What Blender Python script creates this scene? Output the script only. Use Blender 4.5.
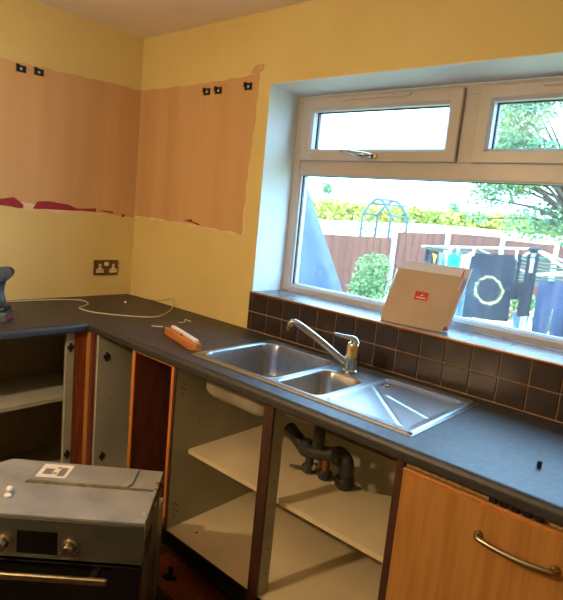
import bpy, bmesh, math, random
from mathutils import Matrix, Vector, noise
random.seed(7)
PI = math.pi
SC = bpy.context.scene
COL = SC.collection
for o in list(bpy.data.objects): bpy.data.objects.remove(o, do_unlink=True)

# ------------------------------------------------------------ camera
CAM = Vector((2.7932, -1.8427, 1.4752))
YAW, PITCH, ROLL, FPX = 0.7163, -0.1585, 0.0967, 551.03
fw = Vector((-math.sin(YAW)*math.cos(PITCH), math.cos(YAW)*math.cos(PITCH), math.sin(PITCH)))
rt = Vector((math.cos(YAW), math.sin(YAW), 0)); up = rt.cross(fw)
r2 = math.cos(ROLL)*rt + math.sin(ROLL)*up
u2 = -math.sin(ROLL)*rt + math.cos(ROLL)*up
cd = bpy.data.cameras.new('camera'); co = bpy.data.objects.new('camera', cd); COL.objects.link(co)
M = Matrix.Identity(4)
for i in range(3):
    M[i][0] = r2[i]; M[i][1] = u2[i]; M[i][2] = -fw[i]; M[i][3] = CAM[i]
co.matrix_world = M
cd.sensor_fit = 'VERTICAL'; cd.sensor_height = 24.0; cd.lens = FPX/600*24.0
cd.clip_start = 0.02; cd.clip_end = 500
SC.camera = co
# ------------------------------------------------------------ sky, sun, exposure
w = bpy.data.worlds.new('sky'); SC.world = w; w.use_nodes = True
wn = w.node_tree.nodes; wl = w.node_tree.links
wn['Background'].inputs['Color'].default_value = (0.37, 0.66, 1.0, 1)
wn['Background'].inputs['Strength'].default_value = 12.0
sd = bpy.data.lights.new('sun', 'SUN'); sd.energy = 6.0; sd.color = (1.0, 0.82, 0.55); sd.angle = 0.03
so = bpy.data.objects.new('sun', sd); COL.objects.link(so)
so.rotation_euler = Vector((0.78, 0.30, -0.55)).to_track_quat('-Z', 'Y').to_euler()
LAMP = Vector((1.25, -2.35, 1.92))
LAMP_STRENGTH = 2350.0
vs = SC.view_settings
vs.view_transform = 'Standard'; vs.look = 'None'; vs.gamma = 1.0; vs.use_curve_mapping = False
vs.exposure = 0.0

# ------------------------------------------------------------ helpers
def lin(c):
    out = []
    for v in c[:3]:
        v = v/255.0
        out.append(v/12.92 if v <= 0.04045 else ((v+0.055)/1.055)**2.4)
    return (*out, 1.0)

def mat(name, c1, c2=None, rough=0.6, metal=0.0, scale=8.0, stretch=(1, 1, 1), bump=0.0, bscale=None, detail=4.0,
        lo=0.35, hi=0.65, spec=0.5, aniso=0.0, emit=None, rvar=0.0):
    m = bpy.data.materials.new(name); m.use_nodes = True
    nt = m.node_tree; N = nt.nodes; L = nt.links; b = N['Principled BSDF']
    b.inputs['Roughness'].default_value = rough; b.inputs['Metallic'].default_value = metal
    b.inputs['Specular IOR Level'].default_value = spec
    tc = N.new('ShaderNodeTexCoord'); mp = N.new('ShaderNodeMapping'); mp.inputs['Scale'].default_value = stretch
    L.new(tc.outputs['Object'], mp.inputs['Vector'])
    nz = N.new('ShaderNodeTexNoise'); nz.inputs['Scale'].default_value = scale; nz.inputs['Detail'].default_value = detail
    L.new(mp.outputs['Vector'], nz.inputs['Vector'])
    if c2 is None: c2 = tuple(min(255, v*0.93) for v in c1)
    rp = N.new('ShaderNodeValToRGB'); rp.color_ramp.elements[0].position = lo; rp.color_ramp.elements[1].position = hi
    rp.color_ramp.elements[0].color = lin(c1); rp.color_ramp.elements[1].color = lin(c2)
    L.new(nz.outputs['Fac'], rp.inputs['Fac']); L.new(rp.outputs['Color'], b.inputs['Base Color'])
    if rvar:
        mr = N.new('ShaderNodeMapRange'); mr.inputs['To Min'].default_value = max(0, rough-rvar); mr.inputs['To Max'].default_value = rough+rvar
        L.new(nz.outputs['Fac'], mr.inputs['Value']); L.new(mr.outputs['Result'], b.inputs['Roughness'])
    if bump:
        n2 = N.new('ShaderNodeTexNoise'); n2.inputs['Scale'].default_value = bscale or scale*3; n2.inputs['Detail'].default_value = 3
        L.new(mp.outputs['Vector'], n2.inputs['Vector'])
        bp = N.new('ShaderNodeBump'); bp.inputs['Strength'].default_value = bump; bp.inputs['Distance'].default_value = 0.01
        L.new(n2.outputs['Fac'], bp.inputs['Height']); L.new(bp.outputs['Normal'], b.inputs['Normal'])
    if emit:
        b.inputs['Emission Color'].default_value = lin(emit[0]); b.inputs['Emission Strength'].default_value = emit[1]
    return m

def glass_mat():
    m = bpy.data.materials.new('pane_glass'); m.use_nodes = True
    nt = m.node_tree; N = nt.nodes; L = nt.links
    for n in list(N): N.remove(n)
    o = N.new('ShaderNodeOutputMaterial'); tr = N.new('ShaderNodeBsdfTransparent'); gl = N.new('ShaderNodeBsdfGlossy')
    gl.inputs['Roughness'].default_value = 0.0
    tr.inputs['Color'].default_value = (0.96, 0.985, 0.985, 1)
    lw = N.new('ShaderNodeLayerWeight'); pw = N.new('ShaderNodeMath'); pw.operation = 'POWER'; pw.inputs[1].default_value = 5.0
    fr = N.new('ShaderNodeMapRange'); fr.inputs['To Min'].default_value = 0.04; fr.inputs['To Max'].default_value = 1.0   # Schlick reflectance
    L.new(lw.outputs['Facing'], pw.inputs[0]); L.new(pw.outputs[0], fr.inputs['Value'])
    mx = N.new('ShaderNodeMixShader')
    L.new(fr.outputs['Result'], mx.inputs['Fac']); L.new(tr.outputs['BSDF'], mx.inputs[1]); L.new(gl.outputs['BSDF'], mx.inputs[2])
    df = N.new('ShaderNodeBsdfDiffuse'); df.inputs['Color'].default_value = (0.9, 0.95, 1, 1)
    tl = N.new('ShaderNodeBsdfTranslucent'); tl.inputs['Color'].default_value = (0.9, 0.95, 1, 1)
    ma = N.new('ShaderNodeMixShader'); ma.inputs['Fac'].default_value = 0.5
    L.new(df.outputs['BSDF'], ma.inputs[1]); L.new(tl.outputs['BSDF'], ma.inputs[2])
    m2 = N.new('ShaderNodeMixShader'); m2.inputs['Fac'].default_value = 0.015       # pale haze veil mixed into the glass to wash out the view
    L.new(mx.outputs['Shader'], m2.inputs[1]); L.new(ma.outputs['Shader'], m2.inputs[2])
    L.new(m2.outputs['Shader'], o.inputs['Surface'])
    return m

WM = {}
def xf(loc=(0, 0, 0), rz=0.0): return Matrix.Translation(Vector(loc)) @ Matrix.Rotation(rz, 4, 'Z')

def thing(name, label=None, cat=None, loc=(0, 0, 0), rz=0.0, group=None, kind=None):
    o = bpy.data.objects.new(name, None); COL.objects.link(o)
    o.location = loc; o.rotation_euler = (0, 0, rz); o.empty_display_size = 0.05
    WM[o.name] = xf(loc, rz); tag(o, label, cat, group, kind)
    return o

def tag(o, label=None, cat=None, group=None, kind=None):
    if label: o['label'] = label
    if cat: o['category'] = cat
    if group: o['group'] = group
    if kind: o['kind'] = kind
    return o

def obj(name, bm, m, parent=None, local=False, smooth=False, bev=0.0, seg=2, kind=None):
    """bmesh in world coordinates (or in the thing's own with local=True) -> ONE mesh object"""
    if bev > 0:
        es = [e for e in bm.edges if len(e.link_faces) == 2 and e.calc_face_angle(0) > 0.6]
        bmesh.ops.bevel(bm, geom=es, offset=bev, segments=seg, affect='EDGES', profile=0.5, clamp_overlap=True)
    me = bpy.data.meshes.new(name)
    o = bpy.data.objects.new(name, me); COL.objects.link(o)
    if parent is not None:
        Wm = WM[parent.name]; o.parent = parent
        if not local: bm.transform(Wm.inverted())
        WM[o.name] = Wm
    else:
        vs_ = [v.co for v in bm.verts]
        mn = Vector([min(v[i] for v in vs_) for i in range(3)]); mx_ = Vector([max(v[i] for v in vs_) for i in range(3)])
        c = Vector(((mn.x+mx_.x)/2, (mn.y+mx_.y)/2, mn.z))
        bm.transform(Matrix.Translation(-c)); o.location = c; WM[o.name] = Matrix.Translation(c)
    bmesh.ops.recalc_face_normals(bm, faces=bm.faces)
    if smooth:
        for f in bm.faces: f.smooth = True
    bm.to_mesh(me); bm.free()
    for mm in (m if isinstance(m, (list, tuple)) else [m]): me.materials.append(mm)
    if smooth:
        try: me.set_sharp_from_angle(angle=0.7)
        except Exception: pass
    if kind: o['kind'] = kind
    return o

def B(): return bmesh.new()
def box(bm, x0, x1, y0, y1, z0, z1, T=None):
    r = bmesh.ops.create_cube(bm, size=1.0)
    mt = Matrix.Translation(((x0+x1)/2, (y0+y1)/2, (z0+z1)/2)) @ Matrix.Diagonal((abs(x1-x0), abs(y1-y0), abs(z1-z0), 1))
    bmesh.ops.transform(bm, matrix=(T @ mt if T else mt), verts=r['verts'])
    return bm
def bx(*a, T=None): return box(B(), *a, T=T)
def tube(bm, pts, rad, n=10, cap=True):
    """swept tube along points; rad a number or a list"""
    pts = [Vector(p) for p in pts]; k = len(pts)
    if not isinstance(rad, (list, tuple)): rad = [rad]*k
    rings = []; prev = None
    for i, p in enumerate(pts):
        t = ((pts[min(i+1, k-1)]-p).normalized() + (p-pts[max(i-1, 0)]).normalized())
        t = t.normalized() if t.length > 1e-9 else Vector((0, 0, 1))
        if prev is None:
            a = t.orthogonal().normalized()
        else:
            a = (prev - t*prev.dot(t)); a = a.normalized() if a.length > 1e-9 else t.orthogonal().normalized()
        prev = a; b = t.cross(a)
        rings.append([bm.verts.new(p + rad[i]*(math.cos(2*PI*j/n)*a + math.sin(2*PI*j/n)*b)) for j in range(n)])
    for i in range(k-1):
        for j in range(n):
            bm.faces.new((rings[i][j], rings[i][(j+1) % n], rings[i+1][(j+1) % n], rings[i+1][j]))
    if cap:
        bm.faces.new(rings[0][::-1]); bm.faces.new(rings[-1])
    return bm
def prism(bm, poly, d, T=None):
    """polygon of 3-D points, extruded by vector d"""
    d = Vector(d)
    a = [bm.verts.new(Vector(p)) for p in poly]; b = [bm.verts.new(Vector(p)+d) for p in poly]
    n = len(a); fs = [bm.faces.new(a[::-1]), bm.faces.new(b)]
    for i in range(n): fs.append(bm.faces.new((a[i], a[(i+1) % n], b[(i+1) % n], b[i])))
    if T: bmesh.ops.transform(bm, matrix=T, verts=a+b)
    return bm
def lathe(bm, prof, T=None, n=20):
    rings = []
    for r, z in prof:
        rings.append([bm.verts.new((r*math.cos(2*PI*j/n), r*math.sin(2*PI*j/n), z)) for j in range(n)])
    for i in range(len(rings)-1):
        for j in range(n):
            bm.faces.new((rings[i][j], rings[i][(j+1) % n], rings[i+1][(j+1) % n], rings[i+1][j]))
    if prof[0][0] > 1e-6: bm.faces.new(rings[0][::-1])
    if prof[-1][0] > 1e-6: bm.faces.new(rings[-1])
    if T: bmesh.ops.transform(bm, matrix=T, verts=[v for r in rings for v in r])
    bmesh.ops.remove_doubles(bm, verts=bm.verts, dist=1e-6)
    return bm
def smoothpath(pts, k=6):
    """Catmull-Rom through points"""
    P = [Vector(p) for p in pts]; out = []
    for i in range(len(P)-1):
        p0 = P[max(i-1, 0)]; p1 = P[i]; p2 = P[i+1]; p3 = P[min(i+2, len(P)-1)]
        for s in range(k):
            t = s/k
            out.append(0.5*((2*p1)+(p2-p0)*t+(2*p0-5*p1+4*p2-p3)*t*t+(3*p1-p0-3*p2+p3)*t**3))
    out.append(P[-1]); return out
def TR(loc, rx=0, ry=0, rz=0):
    return Matrix.Translation(Vector(loc)) @ Matrix.Rotation(rz, 4, 'Z') @ Matrix.Rotation(ry, 4, 'Y') @ Matrix.Rotation(rx, 4, 'X')
def polar(az, d, el):
    """a point in the garden: bearing and slope seen from the kitchen, at distance d metres"""
    a = math.radians(az); return Vector((CAM.x+d*math.sin(a), CAM.y+d*math.cos(a), CAM.z+d*el))

# ------------------------------------------------------------ materials
m_wall = mat('yellow_wall_paint', (216, 196, 132), (209, 187, 122), rough=0.75, scale=2.2, bump=0.06, bscale=60)
m_ceil = mat('ceiling_paint', (248, 238, 230), (242, 230, 220), rough=0.85, scale=2, bump=0.04, bscale=50)
m_reveal = mat('white_reveal_paint', (226, 230, 228), (214, 220, 218), rough=0.6, scale=4, bump=0.03, bscale=40)
m_plaster = mat('bare_plaster', (208, 170, 122), (192, 150, 102), rough=0.9, scale=1.7, stretch=(3.2, 3.2, 0.3), detail=5, lo=0.3, hi=0.7, bump=0.08, bscale=30)
m_redpaint = mat('old_red_paint', (160, 30, 26), (128, 22, 20), rough=0.6, scale=30)
m_floor = mat('dark_floor', (74, 54, 40), (52, 38, 28), rough=0.6, scale=3, stretch=(1, 6, 1))
m_upvc = mat('white_upvc', (184, 178, 172), (178, 172, 166), rough=0.35, scale=5)
m_gasket = mat('black_gasket', (26, 28, 32), rough=0.5)
m_chrome = mat('chrome', (210, 212, 214), (190, 194, 198), rough=0.12, metal=1.0, scale=10)
m_steel = mat('brushed_steel', (186, 188, 190), (168, 170, 172), rough=0.33, metal=1.0, scale=30, stretch=(1, 8, 1), rvar=0.05)
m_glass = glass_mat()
m_tile = mat('brown_slate_tile', (66, 50, 46), (40, 32, 32), rough=0.32, scale=9, bump=0.15, bscale=25, rvar=0.1)
m_grout = mat('tan_grout', (178, 148, 112), (150, 124, 94), rough=0.9, scale=60)
m_silltile = mat('grey_sill_tile', (112, 110, 110), (94, 92, 93), rough=0.26, scale=7, bump=0.05, bscale=20, rvar=0.06)
m_trim = mat('copper_tile_trim', (168, 112, 58), (140, 92, 46), rough=0.35, metal=0.6, scale=20)
m_top = mat('black_laminate', (52, 50, 52), (43, 42, 45), rough=0.50, scale=60, bump=0.03, bscale=120, rvar=0.06, spec=0.75)
m_carc = mat('grey_carcass_board', (172, 170, 154), (162, 160, 144), rough=0.6, scale=5)
m_shelf = mat('cream_shelf_board', (224, 208, 172), (214, 196, 160), rough=0.55, scale=4)
m_dkback = mat('brown_back_board', (150, 138, 118), (134, 122, 104), rough=0.8, scale=4)
m_maroon = mat('dark_maroon_board', (124, 66, 48), (104, 52, 38), rough=0.45, scale=6, stretch=(8, 8, 1))
m_brown = mat('dark_brown_edge', (78, 48, 34), (60, 36, 26), rough=0.5, scale=6, stretch=(8, 8, 1))
m_edge = mat('orange_wood_edge', (206, 130, 58), (184, 110, 44), rough=0.5, scale=10, stretch=(6, 6, 1))
m_post = mat('red_brown_wood', (150, 78, 40), (110, 52, 26), rough=0.5, scale=9, stretch=(10, 10, 0.6))
m_beech = mat('beech_door', (186, 134, 74), (168, 116, 58), rough=0.42, scale=7, stretch=(9, 9, 0.5), detail=6)
m_chip = mat('chipboard_edge', (206, 176, 124), (160, 128, 82), rough=0.9, scale=90)
m_black = mat('black_plastic', (20, 20, 21), rough=0.45)
m_dark = mat('dark_rubber', (30, 28, 27), rough=0.7)
m_brass = mat('aged_nickel', (170, 158, 132), (140, 128, 104), rough=0.28, metal=1.0, scale=20)
m_socket = mat('bronze_plate', (118, 96, 68), (100, 82, 58), rough=0.35, metal=0.8, scale=12)
m_cream = mat('cream_plastic', (232, 220, 184), rough=0.4)
m_white = mat('white_plastic', (236, 234, 228), rough=0.45)
m_card = mat('brown_card', (188, 166, 144), (178, 156, 132), rough=0.7, scale=6)
m_cardw = mat('white_card', (214, 214, 220), (202, 204, 210), rough=0.6, scale=6)
m_redlab = mat('red_label', (196, 22, 30), rough=0.5)
m_ovensteel = mat('oven_galvanised_steel', (176, 177, 176), (146, 148, 148), rough=0.45, metal=0.35, scale=6, rvar=0.1)
m_ovenfront = mat('oven_steel_fascia', (120, 124, 122), (108, 112, 110), rough=0.4, metal=0.85, scale=20, stretch=(1, 1, 8))
m_ovenglass = mat('black_oven_glass', (8, 9, 10), rough=0.12)
m_foil = mat('foil_tape', (158, 146, 112), (118, 106, 78), rough=0.4, metal=0.7, scale=40, bump=0.4, bscale=60)
m_insul = mat('grubby_side_steel', (122, 112, 92), (78, 70, 58), rough=0.55, metal=0.5, scale=14, stretch=(1, 1, 0.4))
m_paper = mat('paper_sticker', (232, 226, 212), rough=0.7)
m_ink = mat('print_ink', (92, 88, 82), (150, 144, 136), rough=0.7, scale=260, lo=0.45, hi=0.55)
m_pipe = mat('grey_waste_pipe', (58, 58, 56), (46, 46, 46), rough=0.45, scale=12)
m_copper = mat('copper_pipe', (176, 112, 70), rough=0.35, metal=0.9)
m_wire = mat('cream_wire', (214, 200, 164), rough=0.5)
m_drill = mat('blue_grey_drill_plastic', (78, 92, 102), (60, 72, 82), rough=0.4, scale=14)
m_woodblk = mat('orange_brown_wood', (196, 122, 58), (166, 96, 42), rough=0.55, scale=10, stretch=(0.8, 8, 8))
m_whiteedge = mat('white_edge_strip', (232, 228, 218), rough=0.5)
m_bulb = mat('lit_bulb', (255, 196, 120), rough=0.4, emit=((255, 221, 172), LAMP_STRENGTH))
# garden
m_grass = mat('garden_grass', (150, 152, 100), (186, 164, 120), rough=0.95, scale=1.4, detail=6)
m_field = mat('dry_field', (236, 222, 160), (220, 206, 140), rough=0.95, scale=0.05)
m_fence = mat('red_brown_fence_board', (126, 72, 55), (104, 58, 44), rough=0.85, scale=1.8, stretch=(6, 6, 0.7))
m_conc = mat('pale_concrete_post', (206, 210, 204), (186, 192, 186), rough=0.85, scale=8)
m_leaf = mat('tree_leaf', (110, 146, 92), (76, 118, 88), rough=0.6, scale=1.2)
m_leafy = mat('yellow_hedge_leaf', (196, 190, 84), (150, 160, 70), rough=0.7, scale=0.3)
m_bush = mat('bush_leaf', (126, 156, 90), (84, 124, 74), rough=0.6, scale=4)
m_bark = mat('bark', (92, 80, 66), (70, 60, 50), rough=0.9, scale=6)
m_archm = mat('green_painted_arch', (72, 100, 100), (60, 86, 88), rough=0.6, scale=8)
m_cover = mat('blue_grey_cover', (74, 86, 104), (60, 72, 92), rough=0.75, scale=5, bump=0.25, bscale=9)
m_shirt2 = mat('grey_blue_cloth', (92, 120, 150), (78, 104, 134), rough=0.9, scale=7)
m_blk = mat('black_cloth', (36, 38, 48), (28, 30, 40), rough=0.95, scale=9, bump=0.2, bscale=12)
m_jean = mat('dark_denim', (58, 72, 100), (44, 56, 84), rough=0.95, scale=9, bump=0.2, bscale=12)
m_teal = mat('teal_plastic', (6, 104, 88), (4, 90, 76), rough=0.5)
m_tealc = mat('teal_cloth', (40, 186, 168), (30, 160, 146), rough=0.9, scale=14)
m_floral = mat('pale_floral_cloth', (226, 226, 224), (208, 128, 150), rough=0.9, scale=26, lo=0.5, hi=0.6)
m_blue = mat('pale_blue_cloth', (150, 184, 220), (120, 158, 206), rough=0.9, scale=9)
m_pot = mat('blue_pot', (60, 96, 140), (48, 80, 122), rough=0.4)
m_yel = mat('yellow_cloth', (226, 186, 60), rough=0.9)
m_alu = mat('pale_metal_tube', (206, 212, 214), rough=0.4, metal=0.3)
m_pink = mat('pink_flower', (214, 120, 110), (226, 180, 140), rough=0.8, scale=6)

# ------------------------------------------------------------ room shell
H = 2.341; T = 0.91; D = 0.60
RX0, RX1, RZ0, RZ1, WT = 1.0, 2.716, 1.085, 2.03, 0.30
XR, YF = 4.4, -4.9
def wall_mesh_with_opening():
    bm = B()
    box(bm, -0.2, RX0, 0, WT, -0.3, H+0.1); box(bm, RX1, XR+0.2, 0, WT, -0.3, H+0.1)
    box(bm, RX0, RX1, 0, WT, -0.3, RZ0); box(bm, RX0, RX1, 0, WT, RZ1, H+0.1)
    for f in bm.faces:
        c = f.calc_center_median(); n = f.normal
        inx = RX0-1e-3 < c.x < RX1+1e-3 and RZ0-1e-3 < c.z < RZ1+1e-3 and 0.01 < c.y < WT-0.01
        f.material_index = 1 if (inx or abs(c.y-WT) < 1e-4) else 0
    # reveal faces: the sides of the opening that belong to the long boxes
    return bm
bm = wall_mesh_with_opening()
wall_b = tag(obj('wall_back', bm, [m_wall, m_reveal]), kind='structure')
rv = B()
box(rv, RX0-0.001, RX0+0.004, 0.0005, 0.205, RZ0, RZ1)                     # white plastered reveal skin
prism(rv, [(RX0, 0.0005, RZ1), (RX0, 0.0005, RZ1-0.003), (RX0, 0.206, RZ1-0.017), (RX0, 0.206, RZ1)], (RX1-RX0, 0, 0))
box(rv, RX1-0.004, RX1+0.001, 0.0005, 0.205, RZ0, RZ1)
obj('reveal', rv, m_reveal, wall_b)
wall_l = tag(obj('wall_left', bx(-0.2, 0, YF-0.2, 0, -0.3, H+0.1), m_wall), kind='structure')
tag(obj('wall_right', bx(XR, XR+0.2, YF-0.2, 0, -0.3, H+0.1), m_wall), kind='structure')
tag(obj('wall_front', bx(0, XR, YF-0.2, YF, -0.3, H+0.1), m_wall), kind='structure')
tag(obj('floor', bx(0, XR, YF, 0, -0.1, 0), m_floor), kind='structure')
tag(obj('ceiling', bx(-0.2, XR+0.2, YF-0.2, WT, H, H+0.15), m_ceil), kind='structure')

def ragged(pts, amp, step=0.02, seed=0):
    """2-D outline with torn edges"""
    out = []; n = len(pts)
    for i in range(n):
        a = Vector(pts[i]); b = Vector(pts[(i+1) % n]); L_ = (b-a).length; k = max(1, int(L_/step))
        nn = Vector((-(b-a).y, (b-a).x)).normalized()
        for s in range(k):
            p = a.lerp(b, s/k)
            q = amp*(noise.noise((p.x*14+seed, p.y*14, seed))+0.6*noise.noise((p.x*45, p.y*45+seed, seed)))
            out.append(p+nn*q)
    return out
def patch_left(name, pts, amp, m, t, parent, seed=0):
    P = ragged(pts, amp, seed=seed)
    return obj(name, prism(B(), [(0, p.x, p.y) for p in P], (t, 0, 0)), m, parent)
def patch_back(name, pts, amp, m, t, parent, seed=0):
    P = ragged(pts, amp, seed=seed)
    return obj(name, prism(B(), [(p.x, 0, p.y) for p in P], (0, -t, 0)), m, parent)
m_torn = mat('torn_paint_edge', (226, 208, 176), (214, 190, 150), rough=0.9, scale=20)
patch_left('torn_paint_edge', [(-1.9, 1.50), (0.0, 1.50), (0.0, 1.358), (-0.3, 1.366), (-0.62, 1.362), (-0.75, 1.392), (-1.9, 1.40)], 0.011, m_torn, 0.0008, wall_l, 31)
patch_back('torn_paint_edge', [(0.0, 1.50), (0.912, 1.50), (0.912, 1.345), (0.45, 1.360), (0.0, 1.366)], 0.011, m_torn, 0.0008, wall_b, 32)
patch_left('bare_plaster_patch', [(-1.9, 2.03), (-0.76, 2.045), (-0.3, 2.062), (0.0, 2.066), (0.0, 1.362), (-0.3, 1.372), (-0.75, 1.40), (-1.9, 1.41)], 0.008, m_plaster, 0.0015, wall_l, 3)
patch_back('bare_plaster_patch', [(0.0, 2.066), (0.45, 2.062), (0.70, 2.068), (0.93, 2.078), (0.925, 1.9), (0.905, 1.6), (0.90, 1.352), (0.45, 1.368), (0.0, 1.372)], 0.008, m_plaster, 0.0015, wall_b, 8)
patch_left('red_paint_remnant', [(-1.0, 1.41), (-0.75, 1.408), (-0.685, 1.418), (-0.638, 1.386), (-0.640, 1.368), (-0.70, 1.374), (-0.75, 1.378), (-1.0, 1.385)], 0.004, m_redpaint, 0.0022, wall_l, 5)
patch_left('red_paint_remnant', [(-0.589, 1.37), (-0.57, 1.409), (-0.50, 1.414), (-0.412, 1.405), (-0.354, 1.389), (-0.246, 1.396), (-0.246, 1.377), (-0.355, 1.376), (-0.48, 1.372)], 0.003, m_redpaint, 0.0022, wall_l, 6)
patch_left('red_paint_remnant', [(-0.23, 1.388), (-0.14, 1.384), (-0.142, 1.374), (-0.2, 1.382)], 0.002, m_redpaint, 0.0022, wall_l, 9)
patch_left('red_paint_remnant', [(-0.09, 1.372), (-0.06, 1.372), (-0.07, 1.36), (-0.085, 1.356)], 0.002, m_redpaint, 0.0022, wall_l, 2)
patch_back('red_paint_remnant', [(0.455, 1.38), (0.52, 1.394), (0.53, 1.382), (0.59, 1.372), (0.58, 1.364), (0.52, 1.374)], 0.003, m_redpaint, 0.0022, wall_b, 4)
patch_back('filler_scar', [(0.87, 2.085), (0.90, 2.115), (0.955, 2.118), (0.95, 2.09), (0.91, 2.075)], 0.006, m_plaster, 0.0018, wall_b, 11)

# ------------------------------------------------------------ tiled splashback (tiles are parts of the back wall)
TP = 0.0972
obj('grout_bed', bx(RX0-0.004, XR, -0.006, 0, T, RZ0-0.001), m_grout, wall_b)
tile_me = None
def tile(name, x0, x1, y0, y1, z0, z1, m, parent, bev=0.0015):
    return obj(name, bx(x0, x1, y0, y1, z0, z1), m, parent, bev=bev, seg=1)
g = 0.0021
zr = [T+0.003, 1.0, 1.091]
for r in range(2):
    tile('tile', RX0-0.004, 1.0155-g, -0.0105, -0.001, zr[r]+g, zr[r+1]-g-(0.006 if r else 0), m_tile, wall_b)
    proto = None
    for i in range(27):
        x0 = 1.0155+i*TP; x1 = x0+TP
        if x1 > XR-0.02: break
        if proto is None:
            proto = tile('tile', x0+g, x1-g, -0.0105, -0.001, zr[r]+g, zr[r+1]-g-(0.006 if r else 0), m_tile, wall_b)
        else:
            c = proto.copy(); COL.objects.link(c); c.parent = wall_b; c.location = (proto.location.x+i*TP, proto.location.y, proto.location.z+random.uniform(-.0004, .0004))

# ------------------------------------------------------------ window
win = thing('window_1', loc=((RX0+RX1)/2, 0.2, RZ0), kind='structure')
YW = 0.205; Z0 = 1.094; Z1 = 2.013; XM = 1.858
def ringframe(x0, x1, z0, z1, wl, wr, wb, wt, y0, y1):
    """mitred rectangular frame with a chamfered inner edge"""
    bm = B()
    o = [(x0, z0), (x1, z0), (x1, z1), (x0, z1)]
    i_ = [(x0+wl, z0+wb), (x1-wr, z0+wb), (x1-wr, z1-wt), (x0+wl, z1-wt)]
    c = 0.012; j = [(x0+wl-c, z0+wb-c), (x1-wr+c, z0+wb-c), (x1-wr+c, z1-wt+c), (x0+wl-c, z1-wt+c)]
    mk = lambda pts, y: [bm.verts.new((p[0], y, p[1])) for p in pts]
    OF = mk([(x0+.003, z0+.003), (x1-.003, z0+.003), (x1-.003, z1-.003), (x0+.003, z1-.003)], y0); OB = mk(o, y1); OS = mk(o, y0+.003)
    JF = mk(j, y0); IF = mk(i_, y0+0.012); IB = mk(i_, y1)
    for k in range(4):
        n = (k+1) % 4
        for A, C in ((OF, JF), (JF, IF), (IF, IB), (IB, OB), (OB, OS), (OS, OF)):
            bm.faces.new((A[k], A[n], C[n], C[k]))
    return bm
obj('outer_frame', ringframe(RX0, RX1, Z0, Z1, 0.052, 0.052, 0.036, 0.05, YW, YW+0.065), m_upvc, win)
tr_ = bx(RX0+0.045, RX1-0.045, YW+0.002, YW+0.063, 1.655, 1.727)
obj('transom', tr_, m_upvc, win, bev=0.006)
obj('mullion', bx(XM-0.036, XM+0.036, YW+0.002, YW+0.063, 1.72, Z1-0.02), m_upvc, win, bev=0.006)
def sash(x0, x1):
    s = obj('sash', ringframe(x0, x1, 1.722, 1.998, 0.056, 0.056, 0.052, 0.056, YW-0.018, YW+0.055), m_upvc, win)
    obj('gasket', ringframe(x0+0.05, x1-0.05, 1.770, 1.946, 0.011, 0.011, 0.007, 0.008, YW+0.016, YW+0.040), m_gasket, s)
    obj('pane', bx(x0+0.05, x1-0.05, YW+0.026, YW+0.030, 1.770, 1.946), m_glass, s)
    obj('trickle_vent', bx(x0+0.22, x1-0.22, YW-0.026, YW-0.012, 1.979, 1.996), m_upvc, s, bev=0.004)
    return s
s1 = sash(1.050, XM-0.032); s2 = sash(XM+0.032, 2.666)
# chrome casement handle on the bottom rail of the left sash
hb = B()
box(hb, 1.425, 1.482, YW-0.026, YW-0.017, 1.731, 1.751)
hd = obj('handle', hb, m_chrome, s1, bev=0.004)
tb = smoothpath([(1.452, YW-0.030, 1.742), (1.44, YW-0.045, 1.743), (1.40, YW-0.052, 1.748), (1.35, YW-0.046, 1.757), (1.305, YW-0.046, 1.761)], 5)
obj('lever', tube(B(), tb, [0.011]*6+[0.012]*5+[0.010]*5+[0.007]*5, 10), m_chrome, hd, smooth=True)
obj('gasket', ringframe(RX0+0.046, RX1-0.046, 1.124, 1.661, 0.010, 0.010, 0.008, 0.009, YW+0.014, YW+0.038), m_gasket, win)
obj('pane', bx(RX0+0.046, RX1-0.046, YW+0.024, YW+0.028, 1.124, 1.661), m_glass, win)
sill = obj('window_sill', bx(RX0+0.004, RX1-0.004, 0.001, 0.206, RZ0-0.0005, RZ0+0.002), m_grout, win)
SP = 0.1944
for i in range(9):
    xa = RX0+0.005+i*SP; xb = min(xa+SP, RX1-0.005)
    if xb-xa < 0.02: continue
    obj('tile', bx(xa+0.001, xb-0.001, 0.0, 0.205, RZ0+0.001, RZ0+0.0085), m_silltile, sill, bev=0.001, seg=1)
obj('edge_trim', bx(RX0-0.004, RX1, -0.0125, -0.0005, RZ0-0.0015, RZ0+0.0085), m_trim, sill, bev=0.003)

# ------------------------------------------------------------ worktop
SX0, SX1, SY0, SY1 = 1.222, 2.152, -0.522, -0.07
wk = B()
ZB = T-0.040
def nose(y_front, y_back):          # cross-section of the right run (y, z)
    pr = [(y_back, ZB), (y_back, T)]
    R_ = 0.018
    for k in range(7):
        a = PI/2*(k/6); pr.append((y_front+R_-R_*math.sin(a), T-R_+R_*math.cos(a)))
    for k in range(4):
        a = PI/2*(k/3); pr.append((y_front+0.008-0.008*math.cos(a), ZB+0.008-0.008*math.sin(a)))
    return pr
for xa, xb, ya in ((0.0, SX0+0.02, 0), (SX0+0.02, SX1-0.02, SY0+0.02), (SX1-0.02, XR-0.002, 0)):
    prism(wk, [(xa, y, z) for y, z in nose(-D, ya)], (xb-xa, 0, 0))
box(wk, SX0+0.02, SX1-0.02, SY1-0.02, 0, ZB, T)
prism(wk, [(-y, -2.3, z) for y, z in nose(-D, 0)], (0, 2.3-D+0.0, 0))
top = obj('worktop', wk, m_top)
tag(top, 'black laminate L-shaped kitchen worktop with rounded front edge', 'worktop')
# ------------------------------------------------------------ base units
def unit(name, label, loc): return thing(name, label, 'cabinet', loc)
ZT = ZB-0.001
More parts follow.
